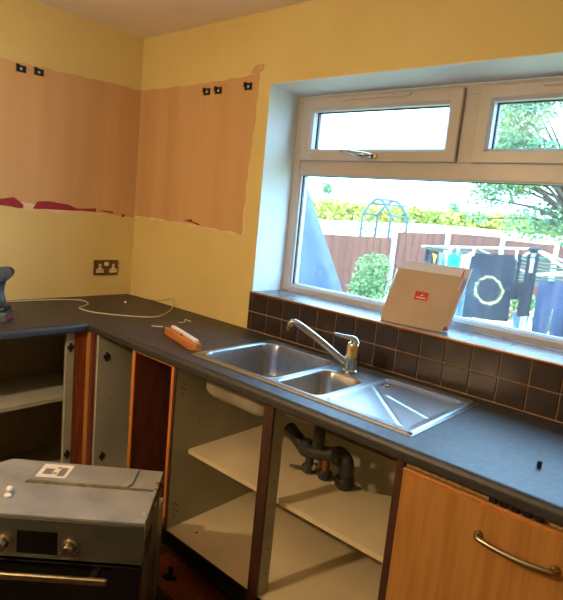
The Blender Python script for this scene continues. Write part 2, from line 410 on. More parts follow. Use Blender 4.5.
# sink base unit
UX0, UX1, YFR = 1.190, 2.172, -0.575
su = unit('sink_base_cabinet', 'open doorless sink base cabinet with cream shelf under the sink', ((UX0+UX1)/2, -0.3, 0))
lp = obj('side_panel', bx(UX0, UX0+0.018, YFR, -0.02, 0.16, ZT), m_carc, su)
obj('front_edging', bx(UX0-0.012, UX0+0.004, YFR-0.004, YFR, 0.215, ZT), m_edge, lp)
obj('dark_edge_strip', bx(UX0+0.004, UX0+0.018, YFR-0.004, YFR, 0.14, ZT), m_brown, lp)
rp_ = obj('side_panel', bx(UX1-0.018, UX1, YFR, -0.02, 0.16, ZT), m_carc, su)
obj('dark_edge_strip', bx(UX1-0.022, UX1, YFR-0.006, YFR, 0.14, ZT), m_brown, rp_)
bp_ = obj('base_panel', bx(UX0+0.018, UX1-0.018, YFR, -0.02, 0.182, 0.2), m_shelf, su)
obj('black_front_strip', bx(UX0-0.012, UX1, YFR-0.005, YFR, 0.135, 0.197), m_black, bp_)
bk = B()
hx0, hx1, hz0, hz1 = 1.52, 1.985, 0.585, 0.76
box(bk, UX0+0.018, hx0, -0.035, -0.021, 0.2, ZT); box(bk, hx1, UX1-0.018, -0.035, -0.021, 0.2, ZT)
box(bk, hx0, hx1, -0.035, -0.021, 0.2, hz0); box(bk, hx0, hx1, -0.035, -0.021, hz1, ZT)
obj('back_panel', bk, m_carc, su)
# shelf with a ragged cut-out for the pipes at its back edge
sh = [(UX0+0.019, -0.494), (UX1-0.018, -0.494), (UX1-0.018, -0.036)]
sh += [(1.98, -0.036), (1.965, -0.13), (1.90, -0.18), (1.86, -0.20), (1.76, -0.185), (1.66, -0.20), (1.61, -0.15), (1.60, -0.10), (1.59, -0.036)]
sh += [(UX0+0.018, -0.036)]
obj('shelf', prism(B(), [(x, y, 0.497) for x, y in sh], (0, 0, 0.018)), m_shelf, su)
st = obj('centre_stile', bx(1.690, 1.710, YFR, -0.525, 0.2, ZT), m_carc, su)
obj('dark_edge_strip', bx(1.670, 1.710, YFR-0.010, YFR, 0.14, ZT), m_brown, st)
obj('shelf_bracket', bx(2.10, 2.153, -0.49, -0.445, 0.474, 0.4965), m_carc, su, bev=0.003)
hs = B()
for (yy, zz) in [(-0.545, 0.80), (-0.535, 0.79), (-0.545, 0.775), (-0.53, 0.77), (-0.545, 0.755), (-0.545, 0.30), (-0.535, 0.29), (-0.545, 0.275), (-0.53, 0.262), (-0.545, 0.25), (-0.45, 0.62), (-0.30, 0.40), (-0.20, 0.5), (-0.40, 0.72)]:
    lathe(hs, [(0.003, -0.001), (0.003, 0.001)], TR((UX0+0.0185, yy, zz), 0, PI/2, 0), 8)
obj('drilled_holes', hs, m_dark, lp, kind='stuff')
h2 = B()
for (xx, yy) in [(1.30, -0.50), (2.08, -0.50)]: lathe(h2, [(0.005, 0.2), (0.005, 0.2012)], TR((xx, yy, 0)), 8)
obj('drilled_holes', h2, m_dark, bp_, kind='stuff')
h3 = B()
for zz in (0.72, 0.60, 0.36, 0.27): lathe(h3, [(0.003, -0.001), (0.003, 0.0012)], TR((1.710, -0.545, zz), 0, PI/2, 0), 8)
obj('drilled_holes', h3, m_dark, st, kind='stuff')

# narrow corner unit: open, grey left side inside, orange edge, maroon outer side with screws
nu = unit('narrow_base_cabinet', 'narrow open base cabinet with grey side and orange front edges', (0.79, -0.3, 0))
l2 = obj('side_panel', bx(0.632, 0.648, YFR, -0.02, 0.15, ZT), m_carc, nu)
def hinge_plate(parent, loc, rz, m=m_dark):
    bm = B(); Tm = TR(loc, 0, 0, rz)
    box(bm, -0.014, 0.014, -0.003, 0.0, -0.008, 0.008, T=Tm); box(bm, -0.005, 0.005, -0.004, 0.0, -0.020, 0.020, T=Tm)
    lathe(bm, [(0.006, 0), (0.006, 0.007)], Tm @ Matrix.Rotation(PI/2, 4, 'X'), 10)
    return obj('hinge_plate', bm, m, parent)
for zz in (0.760, 0.282): hinge_plate(l2, (0.6485, -0.535, zz), PI/2)
h4 = B()
for (yy, zz) in [(-0.56, 0.79), (-0.56, 0.74), (-0.45, 0.62), (-0.40, 0.45), (-0.5, 0.55), (-0.35, 0.7)]:
    lathe(h4, [(0.0025, -0.001), (0.0025, 0.001)], TR((0.6485, yy, zz), 0, PI/2, 0), 8)
obj('drilled_holes', h4, m_dark, l2, kind='stuff')
r2_ = obj('side_panel', bx(0.918, 0.936, YFR, -0.02, 0.15, ZT), m_maroon, nu)
obj('front_edging', bx(0.918, 0.938, YFR-0.005, YFR, 0.15, ZT), m_edge, r2_)
for (yy, zz) in ((-0.416, 0.705), (-0.413, 0.579), (-0.41, 0.451), (-0.415, 0.338)):
    obj('screw', lathe(B(), [(0.007, 0), (0.006, 0.008), (0.001, 0.009)], TR((0.936, yy, zz), 0, PI/2, 0), 8), m_chrome, r2_)
obj('base_panel', bx(0.648, 0.918, YFR+0.005, -0.02, 0.15, 0.168), m_carc, nu)
obj('back_panel', bx(0.648, 0.918, -0.035, -0.021, 0.168, ZT), m_carc, nu)
obj('top_rail', bx(0.936, UX0-0.013, YFR, YFR+0.02, ZT-0.014, ZT), m_edge, nu)
obj('maroon_back_panel', bx(0.937, UX0-0.001, -0.035, -0.021, 0.15, ZT-0.02), m_maroon, nu)

# corner post
cp = thing('corner_post', 'red-brown wooden corner post where the two cabinet runs meet', 'post', (0.58, -0.6, 0))
obj('wide_board', bx(0.560, 0.578, -0.640, -0.592, 0.05, ZT), m_post, cp)
obj('dark_edge', bx(0.560, 0.575, -0.648, -0.6405, 0.05, ZT), m_maroon, cp)
obj('narrow_board', bx(0.578, 0.606, -0.594, -0.576, 0.05, ZT), m_beech, cp)
obj('dark_edge', bx(0.6065, 0.6315, -0.590, -0.574, 0.05, ZT), m_maroon, cp)

# left run corner cabinet: open, mid shelf, front stile with hinge plates
lu = unit('corner_base_cabinet', 'open grey corner base cabinet with one shelf behind the oven', (0.3, -1.2, 0))
obj('side_panel', bx(0.02, 0.572, -1.60, -1.582, 0.15, ZT), m_carc, lu)
ls = obj('front_stile', bx(0.554, 0.572, -0.684, -0.649, 0.15, ZT), m_carc, lu)
for zz in (0.800, 0.300): hinge_plate(ls, (0.5725, -0.6665, zz), PI/2)
obj('shelf', bx(0.185, 0.552, -1.58, -0.50, 0.552, 0.57), m_carc, lu)
obj('back_panel', bx(0.165, 0.183, -1.58, -0.50, 0.15, ZT), m_dkback, lu)
obj('end_panel', bx(0.165, 0.55, -0.498, -0.48, 0.15, ZT), m_dkback, lu)
obj('base_panel', bx(0.185, 0.552, -1.58, -0.50, 0.15, 0.168), m_dkback, lu)

# beech door unit on the right
du = unit('beech_door_cabinet', 'base cabinet with closed beech door and bow handle right of the sink', (2.48, -0.3, 0))
obj('carcass', bx(2.178, 2.775, YFR, -0.02, 0.12, ZT), m_chip, du)
dr = obj('door', bx(2.179, 2.774, YFR-0.021, YFR-0.002, 0.13, 0.856), m_beech, du, bev=0.003)
obj('panel_groove', bx(2.179, 2.774, YFR-0.0225, YFR-0.020, 0.846, 0.853), m_edge, dr)
HY = YFR-0.021
hx = [(2.392, HY, 0.772), (2.392, HY-0.016, 0.772), (2.404, HY-0.022, 0.771), (2.44, HY-0.026, 0.769), (2.478, HY-0.027, 0.768), (2.516, HY-0.026, 0.769), (2.550, HY-0.022, 0.771), (2.562, HY-0.016, 0.772), (2.562, HY, 0.772)]
hp = smoothpath(hx, 4)
hm = tube(B(), hp, [0.0055+0.002*math.sin(PI*i/(len(hp)-1)) for i in range(len(hp))], 10)
ho = obj('bow_handle', hm, m_brass, dr, smooth=True); ho['label'] = 'curved aged nickel bow handle'
for xx in (2.392, 2.562):
    obj('handle_foot', lathe(B(), [(0.011, 0), (0.010, 0.006), (0.006, 0.010)], TR((xx, YFR-0.021, 0.772), PI/2, 0, 0), 12), m_brass, ho, smooth=True)
cl = B()
for k in range(5): box(cl, 2.40+k*0.026, 2.415+k*0.026, YFR-0.016, YFR-0.006, 0.857, ZT-0.001)
obj('black_clip', cl, m_black, du)
ru = unit('end_base_cabinet', 'beech end cabinet past the bow-handled door', (3.2, -0.3, 0))
obj('carcass', bx(2.780, XR-0.01, YFR, -0.02, 0.12, ZT), m_chip, ru)
obj('door', bx(2.782, XR-0.012, YFR-0.021, YFR-0.002, 0.13, 0.856), m_beech, ru, bev=0.003)

# loose plinth board on the floor with its clip
pb = thing('plinth_board', 'loose orange-brown plinth board lying flat on the floor under the sink cabinet', 'board', (1.6, -0.56, 0))
obj('board', bx(1.12, 2.7, -0.642, -0.488, 0.0005, 0.0185), m_post, pb, bev=0.002)
pc = B()
Tp = TR((1.255, -0.585, 0.0185), 0, 0, 0.5)
box(pc, -0.03, 0.03, -0.012, 0.012, 0, 0.004, T=Tp); box(pc, -0.008, 0.008, -0.02, 0.02, 0.003, 0.02, T=Tp); box(pc, -0.004, 0.012, -0.003, 0.004, 0.01, 0.05, T=Tp)
obj('leg_clip', pc, m_black, pb, bev=0.0015)

# ------------------------------------------------------------ sink (height field: bowls, drainer, rim)
def rr(x, y, x0, x1, y0, y1, r):           # signed distance to a rounded rectangle
    cx, cy = (x0+x1)/2, (y0+y1)/2; qx = abs(x-cx)-(x1-x0)/2+r; qy = abs(y-cy)-(y1-y0)/2+r
    return math.hypot(max(qx, 0), max(qy, 0))+min(max(qx, qy), 0)-r
def sst(a, b, t):
    t = max(0, min(1, (t-a)/(b-a))); return t*t*(3-2*t)
BW1 = (1.250, 1.602, -0.502, -0.112, 0.06, 0.150)
BW2 = (1.632, 1.806, -0.500, -0.222, 0.045, 0.105)
DRN = (1.830, 2.122, -0.492, -0.104, 0.03)
def segd(x, y, a, b):
    ax, ay = a; bx_, by = b; t = max(0, min(1, ((x-ax)*(bx_-ax)+(y-ay)*(by-ay))/((bx_-ax)**2+(by-ay)**2)))
    return math.hypot(x-ax-t*(bx_-ax), y-ay-t*(by-ay))
def sink_z(x, y):
    z = 0.006
    e = rr(x, y, SX0, SX1, SY0, SY1, 0.02)
    z -= 0.005*sst(-0.006, 0.0, e)
    if -0.022 < e < 0: z += 0.0035*(1-((e+0.011)/0.011)**2)          # rounded bead round the rim
    for (x0, x1, y0, y1, r, dp) in (BW1, BW2):
        s = rr(x, y, x0, x1, y0, y1, r)
        if s < 0.004:
            z -= 0.004*(1-sst(-0.004, 0.004, s))
            z -= (dp-0.02)*sst(0.002, 0.015, -s) + 0.014*sst(0.015, 0.06, -s) + 0.006*sst(0.03, 0.16, -s)
        elif s < 0.012: z += 0.001*(1-abs(s-0.008)/0.004)
    s = rr(x, y, *DRN)
    if s < 0: 
        z -= 0.006*sst(0, 0.008, -s)
        z -= 0.010*(1-sst(0, 0.016, abs(y-(-0.128))))*sst(0.0, 0.02, -s) if y < -0.1 else 0
        for a, b in (((1.845, -0.225), (2.09, -0.47)), ((1.93, -0.27), (2.11, -0.345))):
            z += 0.0025*(1-sst(0.002, 0.007, segd(x, y, a, b)))*sst(0.0, 0.02, -s)
    return T+z
sb = B(); nx, ny = 230, 113; gv = []
for j in range(ny+1):
    for i in range(nx+1):
        x = SX0+(SX1-SX0)*i/nx; y = SY0+(SY1-SY0)*j/ny
        gv.append(sb.verts.new((x, y, sink_z(x, y))))
for j in range(ny):
    for i in range(nx):
        a = j*(nx+1)+i; sb.faces.new((gv[a], gv[a+1], gv[a+nx+2], gv[a+nx+1]))
sk = thing('inset_sink', 'stainless steel one and a half bowl inset sink with drainer', 'sink', (1.69, -0.3, T))
so_ = obj('sink_top', sb, m_steel, sk, smooth=True)
def bowl_under(bw):
    x0, x1, y0, y1, r, dp = bw; bm = B(); rings = []
    def loop(ins, z):
        pts = []; a0 = x0+ins-0.004; a1 = x1-ins+0.004; b0 = y0+ins-0.004; b1 = y1-ins+0.004; rr_ = max(r-ins*0.3, 0.02)
        for (cx, cy, s) in ((a1-rr_, b1-rr_, 0), (a0+rr_, b1-rr_, 1), (a0+rr_, b0+rr_, 2), (a1-rr_, b0+rr_, 3)):
            for k in range(6):
                t = PI/2*(s+k/5); pts.append(bm.verts.new((cx+rr_*math.cos(t), cy+rr_*math.sin(t), z)))
        return pts
    for ins, z in ((0.0, T-0.004), (0.004, T-0.03), (0.008, T-dp+0.025), (0.02, T-dp+0.004), (0.04, T-dp-0.006)): rings.append(loop(ins, z))
    n = len(rings[0])
    for a, b in zip(rings, rings[1:]):
        for k in range(n): bm.faces.new((a[k], a[(k+1) % n], b[(k+1) % n], b[k]))
    bm.faces.new(rings[-1]); return bm
m_under = mat('sound_deadening_coat', (176, 166, 146), (150, 142, 124), rough=0.7, scale=9)
for bw in (BW1, BW2):
    u_ = obj('bowl_underside', bowl_under(bw), m_under, sk, smooth=True)
    cx, cy = (bw[0]+bw[1])/2, (bw[2]+bw[3])/2
    zb = sink_z(cx, cy)
    dn = lathe(B(), [(0.042, zb+0.0005), (0.042, zb+0.003), (0.034, zb+0.004), (0.028, zb+0.001), (0.001, zb+0.001)], TR((cx, cy, 0)), 24)
    obj('drain', dn, m_chrome, sk, smooth=True)
obj('overflow', lathe(B(), [(0.016, 0), (0.016, 0.003), (0.010, 0.004), (0.009, 0.001), (0.001, 0.001)], TR((1.868, -0.185, sink_z(1.868, -0.185)), 0, 0, 0), 16), m_chrome, sk, smooth=True)
obj('sealing_lip', (lambda bm: (box(bm, SX0-0.003, SX1+0.003, SY0-0.0035, SY0+0.001, T-0.001, T+0.0025), box(bm, SX0-0.003, SX0+0.001, SY0, SY1, T-0.001, T+0.0025), box(bm, SX1-0.001, SX1+0.003, SY0, SY1, T-0.001, T+0.0025), bm)[-1])(B()), m_steel, sk)

# ------------------------------------------------------------ tap
TX, TY = 1.702, -0.160
zt = max(sink_z(TX+0.034*math.cos(a), TY+0.034*math.sin(a)) for a in [k*PI/12 for k in range(24)])+0.0004
tp = thing('mixer_tap', 'chrome single lever mixer tap with long swivel spout behind the sink', 'tap', (TX, TY, zt))
obj('body', lathe(B(), [(0.033, 0), (0.033, 0.006), (0.028, 0.010), (0.0265, 0.04), (0.0275, 0.045), (0.0275, 0.062), (0.0255, 0.066), (0.0265, 0.098), (0.022, 0.108), (0.009, 0.113)], TR((TX, TY, zt)), 24), m_chrome, tp, smooth=True)
tip = Vector((1.497, -0.272, 1.070))
s0 = Vector((TX-0.012, TY-0.006, zt+0.030))
dirn = (tip-s0)
sp = smoothpath([s0, s0+dirn*0.12+Vector((0, 0, -0.004)), s0+dirn*0.5+Vector((0, 0, 0.004)), s0+dirn*0.9+Vector((0, 0, 0.006)), tip+Vector((-0.006, -0.003, -0.002)), tip+Vector((-0.012, -0.006, -0.022))], 5)
sp_o = obj('spout', tube(B(), sp, [0.0145-0.003*i/(len(sp)-1) for i in range(len(sp))], 14), m_chrome, tp, smooth=True)
e = tip+Vector((-0.012, -0.006, -0.022))
obj('aerator', lathe(B(), [(0.0128, -0.012), (0.0128, 0.004), (0.009, 0.006)], TR(e), 16), m_brass, sp_o, smooth=True)
lv = smoothpath([(TX+0.012, TY+0.004, zt+0.104), (TX+0.0, TY, zt+0.122), (TX-0.03, TY-0.02, zt+0.128), (TX-0.062, TY-0.045, zt+0.134)], 5)
obj('lever', tube(B(), lv, [0.012, 0.0125, 0.0125, 0.012, 0.0115, 0.011, 0.0105, 0.010, 0.009, 0.0085, 0.008, 0.0075, 0.007, 0.0065, 0.006, 0.0055], 10), m_chrome, tp, smooth=True)
obj('temperature_dot', lathe(B(), [(0.004, 0), (0.003, 0.002)], TR((TX+0.010, TY-0.0255, zt+0.085), PI/2, 0, 0.45), 10), m_redlab, tp)

# ------------------------------------------------------------ waste pipes under the half bowl
wp = thing('waste_pipes', 'dark grey waste pipes and trap under the half bowl', 'pipes', (1.74, -0.3, 0.565))
YP = -0.30
mc = ((BW2[0]+BW2[1])/2, (BW2[2]+BW2[3])/2)
obj('waste_outlet', lathe(B(), [(0.036, 0.826), (0.036, 0.80), (0.022, 0.79), (0.022, 0.70)], TR((mc[0], mc[1]+0.02, 0)), 20), m_pipe, wp, smooth=True)
obj('trap', tube(B(), smoothpath([(1.53, YP+0.02, 0.690), (1.59, YP, 0.672), (1.64, YP-0.01, 0.655), (1.70, YP-0.01, 0.658), (1.78, YP, 0.677), (1.818, YP, 0.672), (1.824, YP, 0.64), (1.822, YP, 0.567)], 5), 0.026, 14), m_pipe, wp, smooth=True)
for (x, z, s) in ((1.642, 0.655, 0), (1.79, 0.677, 0)):
    obj('coupling_nut', lathe(B(), [(0.032, -0.018), (0.035, -0.009), (0.035, 0.009), (0.032, 0.018)], TR((x, YP-0.004, z), 0, PI/2, 0), 12), m_pipe, wp)
obj('coupling_nut', lathe(B(), [(0.032, -0.018), (0.035, -0.009), (0.035, 0.009), (0.032, 0.018)], TR((1.823, YP, 0.592)), 12), m_pipe, wp)
for (x, y, z0, z1, m) in ((1.662, -0.305, 0.566, 0.64, m_pipe), (1.735, -0.30, 0.566, 0.662, m_copper)):
    p_ = obj('standpipe', tube(B(), [(x, y, z0), (x, y, z1)], 0.016, 12), m, wp, smooth=True)
    obj('valve', lathe(B(), [(0.024, z0+0.002), (0.028, z0+0.008), (0.028, z0+0.026), (0.018, z0+0.036)], TR((x, y, 0)), 10), m_pipe, p_)
obj('valve_handle', tube(B(), [(1.64, -0.33, 0.585), (1.60, -0.345, 0.580)], [0.006, 0.004], 8), m_pipe, wp)
obj('valve_handle', tube(B(), [(1.70, -0.33, 0.60), (1.715, -0.335, 0.625)], [0.007, 0.007], 8), m_chrome, wp)

wp.location = (wp.location.x-0.033, wp.location.y+0.05, wp.location.z-0.050)
# ------------------------------------------------------------ built-in oven standing on the floor
dd = Vector((0.7273, 0.6863, 0)); OV = (1.434, -1.199, 0); orz = math.atan2(dd.y, dd.x)
ov = thing('built_in_oven', 'steel built-in oven with black glass door standing loose on the floor', 'oven', OV, orz)
HW = 0.288; OT = 0.595
body_poly = [(-HW+0.012, 0.022), (HW-0.008, 0.022), (HW-0.012, 0.308), (-0.211, 0.318), (-HW+0.012, 0.225)]
bb = B(); prism(bb, [(x, y, 0.012) for x, y in body_poly], (0, 0, OT-0.018)); 
obj('casing', bb, m_insul, ov, local=True)
obj('rear_casing', bx(-0.20, 0.26, 0.309, 0.50, 0.02, OT-0.20), m_ovensteel, ov, local=True)
obj('top_plate', prism(B(), [(-HW, 0.004, OT-0.006), (HW, 0.004, OT-0.006), (HW-0.006, 0.310, OT-0.006), (-0.211, 0.320, OT-0.006), (-HW, 0.225, OT-0.006)], (0, 0, 0.006)), m_ovensteel, ov, local=True)
obj('front_lip', bx(-HW, HW, 0.0, 0.022, OT-0.004, OT+0.004), m_ovensteel, ov, local=True, bev=0.001)
rg = prism(B(), [(-0.105, 0.185, OT), (0.195, 0.185, OT), (0.205, 0.205, OT), (0.205, 0.300, OT), (-0.105, 0.300, OT)], (0, 0, 0.007))
obj('raised_cover', rg, m_ovensteel, ov, local=True, bev=0.003)
obj('foil_strip', bx(-0.11, 0.275, 0.176, 0.186, OT+0.0004, OT+0.003), m_foil, ov, local=True)
ft = B(); rnd = random.Random(3)
for k in range(26):
    y = 0.03+0.27*rnd.random(); z = OT-0.01-0.06*rnd.random()**2
    box(ft, -0.004, 0.004, -0.012, 0.012, -0.009, 0.009, T=TR((HW-0.010, y, z), rnd.uniform(-1, 1), rnd.uniform(-.3, .3), rnd.uniform(-.4, .4)))
obj('torn_foil_tape', ft, m_foil, ov, local=True)
obj('control_panel', bx(-HW, HW, -0.002, 0.022, 0.472, OT-0.006), m_ovenfront, ov, local=True, bev=0.002)
obj('display', bx(-0.055, 0.055, -0.0035, 0.002, 0.487, 0.555), m_ovenglass, ov, local=True, bev=0.001)
for s in (-1, 1):
    k_ = obj('knob', lathe(B(), [(0.021, 0), (0.021, 0.006), (0.017, 0.009), (0.0165, 0.026), (0.013, 0.031), (0.001, 0.031)], TR((0.090*s, -0.002, 0.518), PI/2, 0, 0), 24), m_brass, ov, local=True, smooth=True)
    obj('knob_ring', lathe(B(), [(0.024, 0), (0.024, 0.003), (0.018, 0.004)], TR((0.090*s, -0.002, 0.518), PI/2, 0, 0), 24), m_chrome, k_, local=True)
dv = obj('door', bx(-HW+0.002, HW-0.002, -0.006, 0.020, 0.02, 0.466), m_ovenglass, ov, local=True, bev=0.002)
hdl = obj('door_handle', bx(-0.20, 0.205, -0.046, -0.032, 0.432, 0.452), m_brass, dv, local=True, bev=0.006, seg=3)
for xx in (-0.17, 0.162): obj('handle_bracket', bx(xx-0.008, xx+0.008, -0.034, -0.006, 0.435, 0.449), m_brass, hdl, local=True)
stk = obj('paper_sticker', bx(-0.092, 0.000, 0.203, 0.288, OT+0.0072, OT+0.0078), m_paper, ov, local=True)
for a in ((-0.078, -0.050, 0.222, 0.258), (-0.032, -0.010, 0.215, 0.268), (-0.048, -0.036, 0.225, 0.235), (-0.044, -0.034, 0.262, 0.272)):
    obj('print_block', bx(a[0], a[1], a[2], a[3], OT+0.0078, OT+0.0082), m_ink, stk, local=True)
vt = B()
for k in range(4): box(vt, HW-0.0085, HW-0.0065, 0.05+0.035*k, 0.07+0.035*k, OT-0.16, OT-0.10)
obj('side_vent', vt, m_black, ov, local=True)
# two pale fittings left on the oven
OM = xf(OV, orz)
p0 = OM @ Vector((-0.125, 0.11, OT)); p1 = OM @ Vector((-0.118, 0.10, OT))
f1 = obj('plastic_fitting', lathe(B(), [(0.009, 0), (0.010, 0.004), (0.006, 0.008), (0.005, 0.02), (0.002, 0.022)], TR(OM @ Vector((-0.130, 0.118, OT+0.0085)), 1.25, 0, 1.2), 12), m_white)
tag(f1, 'small white plastic fitting on the oven, farther from the knobs', 'fitting', 'plastic fittings on the oven')
f2 = obj('plastic_fitting', lathe(B(), [(0.008, 0), (0.010, 0.003), (0.010, 0.007), (0.004, 0.010)], TR(OM @ Vector((-0.122, 0.088, OT+0.0005))), 12), m_white)
tag(f2, 'small white plastic fitting on the oven, nearer the knobs', 'fitting', 'plastic fittings on the oven')

# ------------------------------------------------------------ socket, brackets, cable
sk2 = thing('double_socket', 'bronze double power socket with cream switch on the left wall', 'socket', (0, -0.172, 1.030))
obj('faceplate', bx(0.0, 0.009, -0.247, -0.098, 1.027, 1.112), m_socket, sk2, bev=0.003)
for yy in (-0.212, -0.128):
    obj('socket_insert', prism(B(), [(0.0085, yy-0.024, 1.041), (0.0085, yy+0.024, 1.041), (0.0085, yy+0.022, 1.060), (0.0085, yy+0.009, 1.066), (0.0085, yy+0.006, 1.090), (0.0085, yy-0.006, 1.090), (0.0085, yy-0.009, 1.066), (0.0085, yy-0.022, 1.060)], (0.0015, 0, 0)), m_cream, sk2)
    ho2 = B()
    for (a, b) in ((-0.013, 1.050), (0.009, 1.050), (-0.003, 1.074)): box(ho2, 0.0098, 0.0103, yy+a, yy+a+0.006, b, b+0.006)
    obj('pin_hole', ho2, m_dark, sk2)
for yy in (-0.180, -0.166):
    obj('switch', bx(0.0085, 0.0145, yy-0.006, yy+0.006, 1.080, 1.101), m_cream, sk2, bev=0.002)
def bracket(loc, axis, label):
    t = thing('wall_bracket', label, 'bracket', loc, 0 if axis == 'y' else PI/2, 'wall unit hanging brackets')
    bm = B()
    if True:
        box(bm, -0.022, 0.022, -0.006, 0, 0.0, 0.008); box(bm, -0.022, 0.022, -0.006, 0, 0.022, 0.031)
        box(bm, -0.022, -0.007, -0.006, 0, 0.008, 0.022); box(bm, 0.008, 0.022, -0.006, 0, 0.008, 0.022)
        box(bm, -0.024, -0.010, -0.012, -0.006, 0.012, 0.034)
    obj('plate', bm, m_black, t, local=True)
    obj('screw_head', lathe(B(), [(0.0065, 0), (0.005, 0.003), (0.001, 0.0035)], TR((0.0, -0.003, 0.015), PI/2, 0, 0), 10), m_white, t, local=True)
bracket((0.0015, -0.663, 2.005), 'x', 'left one of two black hanging brackets on the left wall')
bracket((0.0015, -0.578, 2.010), 'x', 'right one of two black hanging brackets on the left wall')
bracket((0.575, -0.0015, 2.006), 'y', 'leftmost of three black hanging brackets on the window wall')
bracket((0.660, -0.0015, 2.006), 'y', 'middle one of three black hanging brackets on the window wall')
bracket((0.866, -0.0015, 2.010), 'y', 'rightmost black hanging bracket beside the window')
zc = T+0.003
wpts = [(0.030, -0.86, zc), (0.045, -0.70, zc), (0.061, -0.50, zc), (0.11, -0.38, zc), (0.205, -0.385, zc), (0.255, -0.43, zc), (0.305, -0.485, zc), (0.42, -0.470, zc), (0.555, -0.36, zc), (0.615, -0.25, zc), (0.530, -0.11, zc+0.002), (0.44, -0.02, zc+0.012), (0.410, -0.006, zc+0.045), (0.33, -0.006, zc+0.02), (0.20, -0.008, zc), (0.10, -0.010, zc), (0.03, -0.02, zc), (0.008, -0.03, zc+0.004)]
tag(obj('loose_cable', tube(B(), smoothpath(wpts, 6), 0.0028, 8), m_wire, smooth=True), 'thin cream cable looped loosely across the corner of the worktop', 'cable')
def wirebit(pts, label, m=m_white, r=0.002):
    return tag(obj('wire_offcut', tube(B(), smoothpath(pts, 4), r, 6), m, smooth=True), label, 'wire', 'wire offcuts on the worktop')
wirebit([(0.755, -0.225, T+0.002), (0.765, -0.20, T+0.002), (0.752, -0.185, T+0.012), (0.765, -0.165, T+0.002), (0.748, -0.15, T+0.002)], 'crumpled white wire offcut on the worktop behind the wooden block')
wirebit([(0.765, -0.385, T+0.002), (0.785, -0.37, T+0.002), (0.80, -0.35, T+0.002)], 'short straight wire offcut on the worktop left of the wooden block')
tag(obj('wall_plug', lathe(B(), [(0.006, 0), (0.007, 0.004), (0.004, 0.010)], TR((0.245, -0.19, T+0.0005)), 10), m_white), 'tiny white plug on the worktop inside the cable loop', 'wall plug')
tag(obj('black_cap', lathe(B(), [(0.006, 0), (0.006, 0.014), (0.003, 0.016)], TR((2.451, -0.415, T+0.0005)), 12), m_black), 'tiny black cap standing on the worktop right of the drainer', 'cap')

# wooden block with white top edge
a_ = Vector((0.897, -0.415, 0)); b_ = Vector((1.185, -0.499, 0)); ang = math.atan2((b_-a_).y, (b_-a_).x); LB = (b_-a_).length
wb = thing('wooden_block', 'orange-brown wooden block with white top strip left of the sink', 'block', (a_.x, a_.y, T+0.0005), ang)
obj('block', prism(B(), [(0.0, 0.004, 0), (0.01, 0.0, 0), (LB-0.03, 0.0, 0), (LB, 0.022, 0), (LB, 0.044, 0), (0.005, 0.044, 0)], (0, 0, 0.026)), m_woodblk, wb, local=True, bev=0.003)
obj('white_strip', prism(B(), [(0.010, 0.028, 0.026), (LB-0.03, 0.028, 0.026), (LB-0.03, 0.044, 0.026), (0.008, 0.044, 0.026)], (0, 0, 0.009)), m_whiteedge, wb, local=True, bev=0.003)
obj('nail', lathe(B(), [(0.003, 0), (0.003, 0.006), (0.005, 0.007)], TR((LB*0.52, 0.016, 0.026)), 8), m_dark, wb, local=True)

# ------------------------------------------------------------ cordless drill at the left edge
dl = thing('cordless_drill', 'blue-grey cordless drill standing on its battery on the left worktop', 'drill', (0.41, -0.900, T+0.0005), math.radians(-38))
obj('battery', bx(-0.045, 0.055, -0.038, 0.038, 0.0, 0.042), m_drill, dl, local=True, bev=0.008, seg=3)
obj('red_release_band', bx(-0.040, 0.050, -0.0392, 0.0392, 0.008, 0.018), m_redlab, dl, local=True, bev=0.001)
obj('base_shoe', bx(-0.040, 0.050, -0.032, 0.032, 0.0425, 0.060), m_black, dl, local=True, bev=0.006, seg=2)
obj('grip', tube(B(), smoothpath([(0.0, 0, 0.058), (0.004, 0, 0.09), (0.006, 0, 0.13), (0.010, 0, 0.165)], 5), [0.019+0.004*math.sin(i*0.5) for i in range(16)], 14), m_drill, dl, local=True, smooth=True)
obj('trigger', bx(-0.026, -0.010, -0.008, 0.008, 0.125, 0.158), m_redlab, dl, local=True, bev=0.003)
obj('motor_housing', lathe(B(), [(0.012, -0.050), (0.026, -0.046), (0.031, -0.035), (0.032, 0.03), (0.029, 0.06), (0.026, 0.072)], TR((0.004, 0, 0.192), 0, -PI/2, 0), 22), m_drill, dl, local=True, smooth=True)
obj('torque_collar', lathe(B(), [(0.025, 0), (0.026, 0.003), (0.026, 0.02), (0.023, 0.023)], TR((-0.069, 0, 0.192), 0, -PI/2, 0), 18), m_black, dl, local=True)
obj('chuck', lathe(B(), [(0.021, 0), (0.021, 0.025), (0.012, 0.042), (0.006, 0.045)], TR((-0.092, 0, 0.192), 0, -PI/2, 0), 18), m_dark, dl, local=True, smooth=True)

# ------------------------------------------------------------ carton on the sill
BZ = RZ0+0.009
cb = thing('cardboard_box', 'open brown cardboard carton with red label leaning on the window sill', 'box', (1.688, 0.022, BZ), math.radians(7))
LEAN = Matrix.Rotation(math.radians(-25), 4, 'X'); BWd, BHt, BDp = 0.262, 0.226, 0.028
fp = [(0.0, 0, 0.026), (0.004, 0, 0.0), (BWd-0.012, 0, 0.0), (BWd-0.010, 0, 0.018), (BWd+0.004, 0, 0.030), (BWd+0.018, 0, 0.165), (BWd+0.004, 0, 0.172), (BWd+0.012, 0, BHt), (0.012, 0, BHt)]
obj('front_panel', prism(B(), fp, (0, 0.003, 0), T=LEAN), m_card, cb, local=True)
obj('lid_panel', prism(B(), [(0.0, BDp-0.003, 0.014), (BWd, BDp-0.003, 0.014), (BWd+0.026, BDp-0.003, BHt+0.045), (0.030, BDp-0.003, BHt+0.045)], (0, 0.003, 0), T=LEAN), m_cardw, cb, local=True)
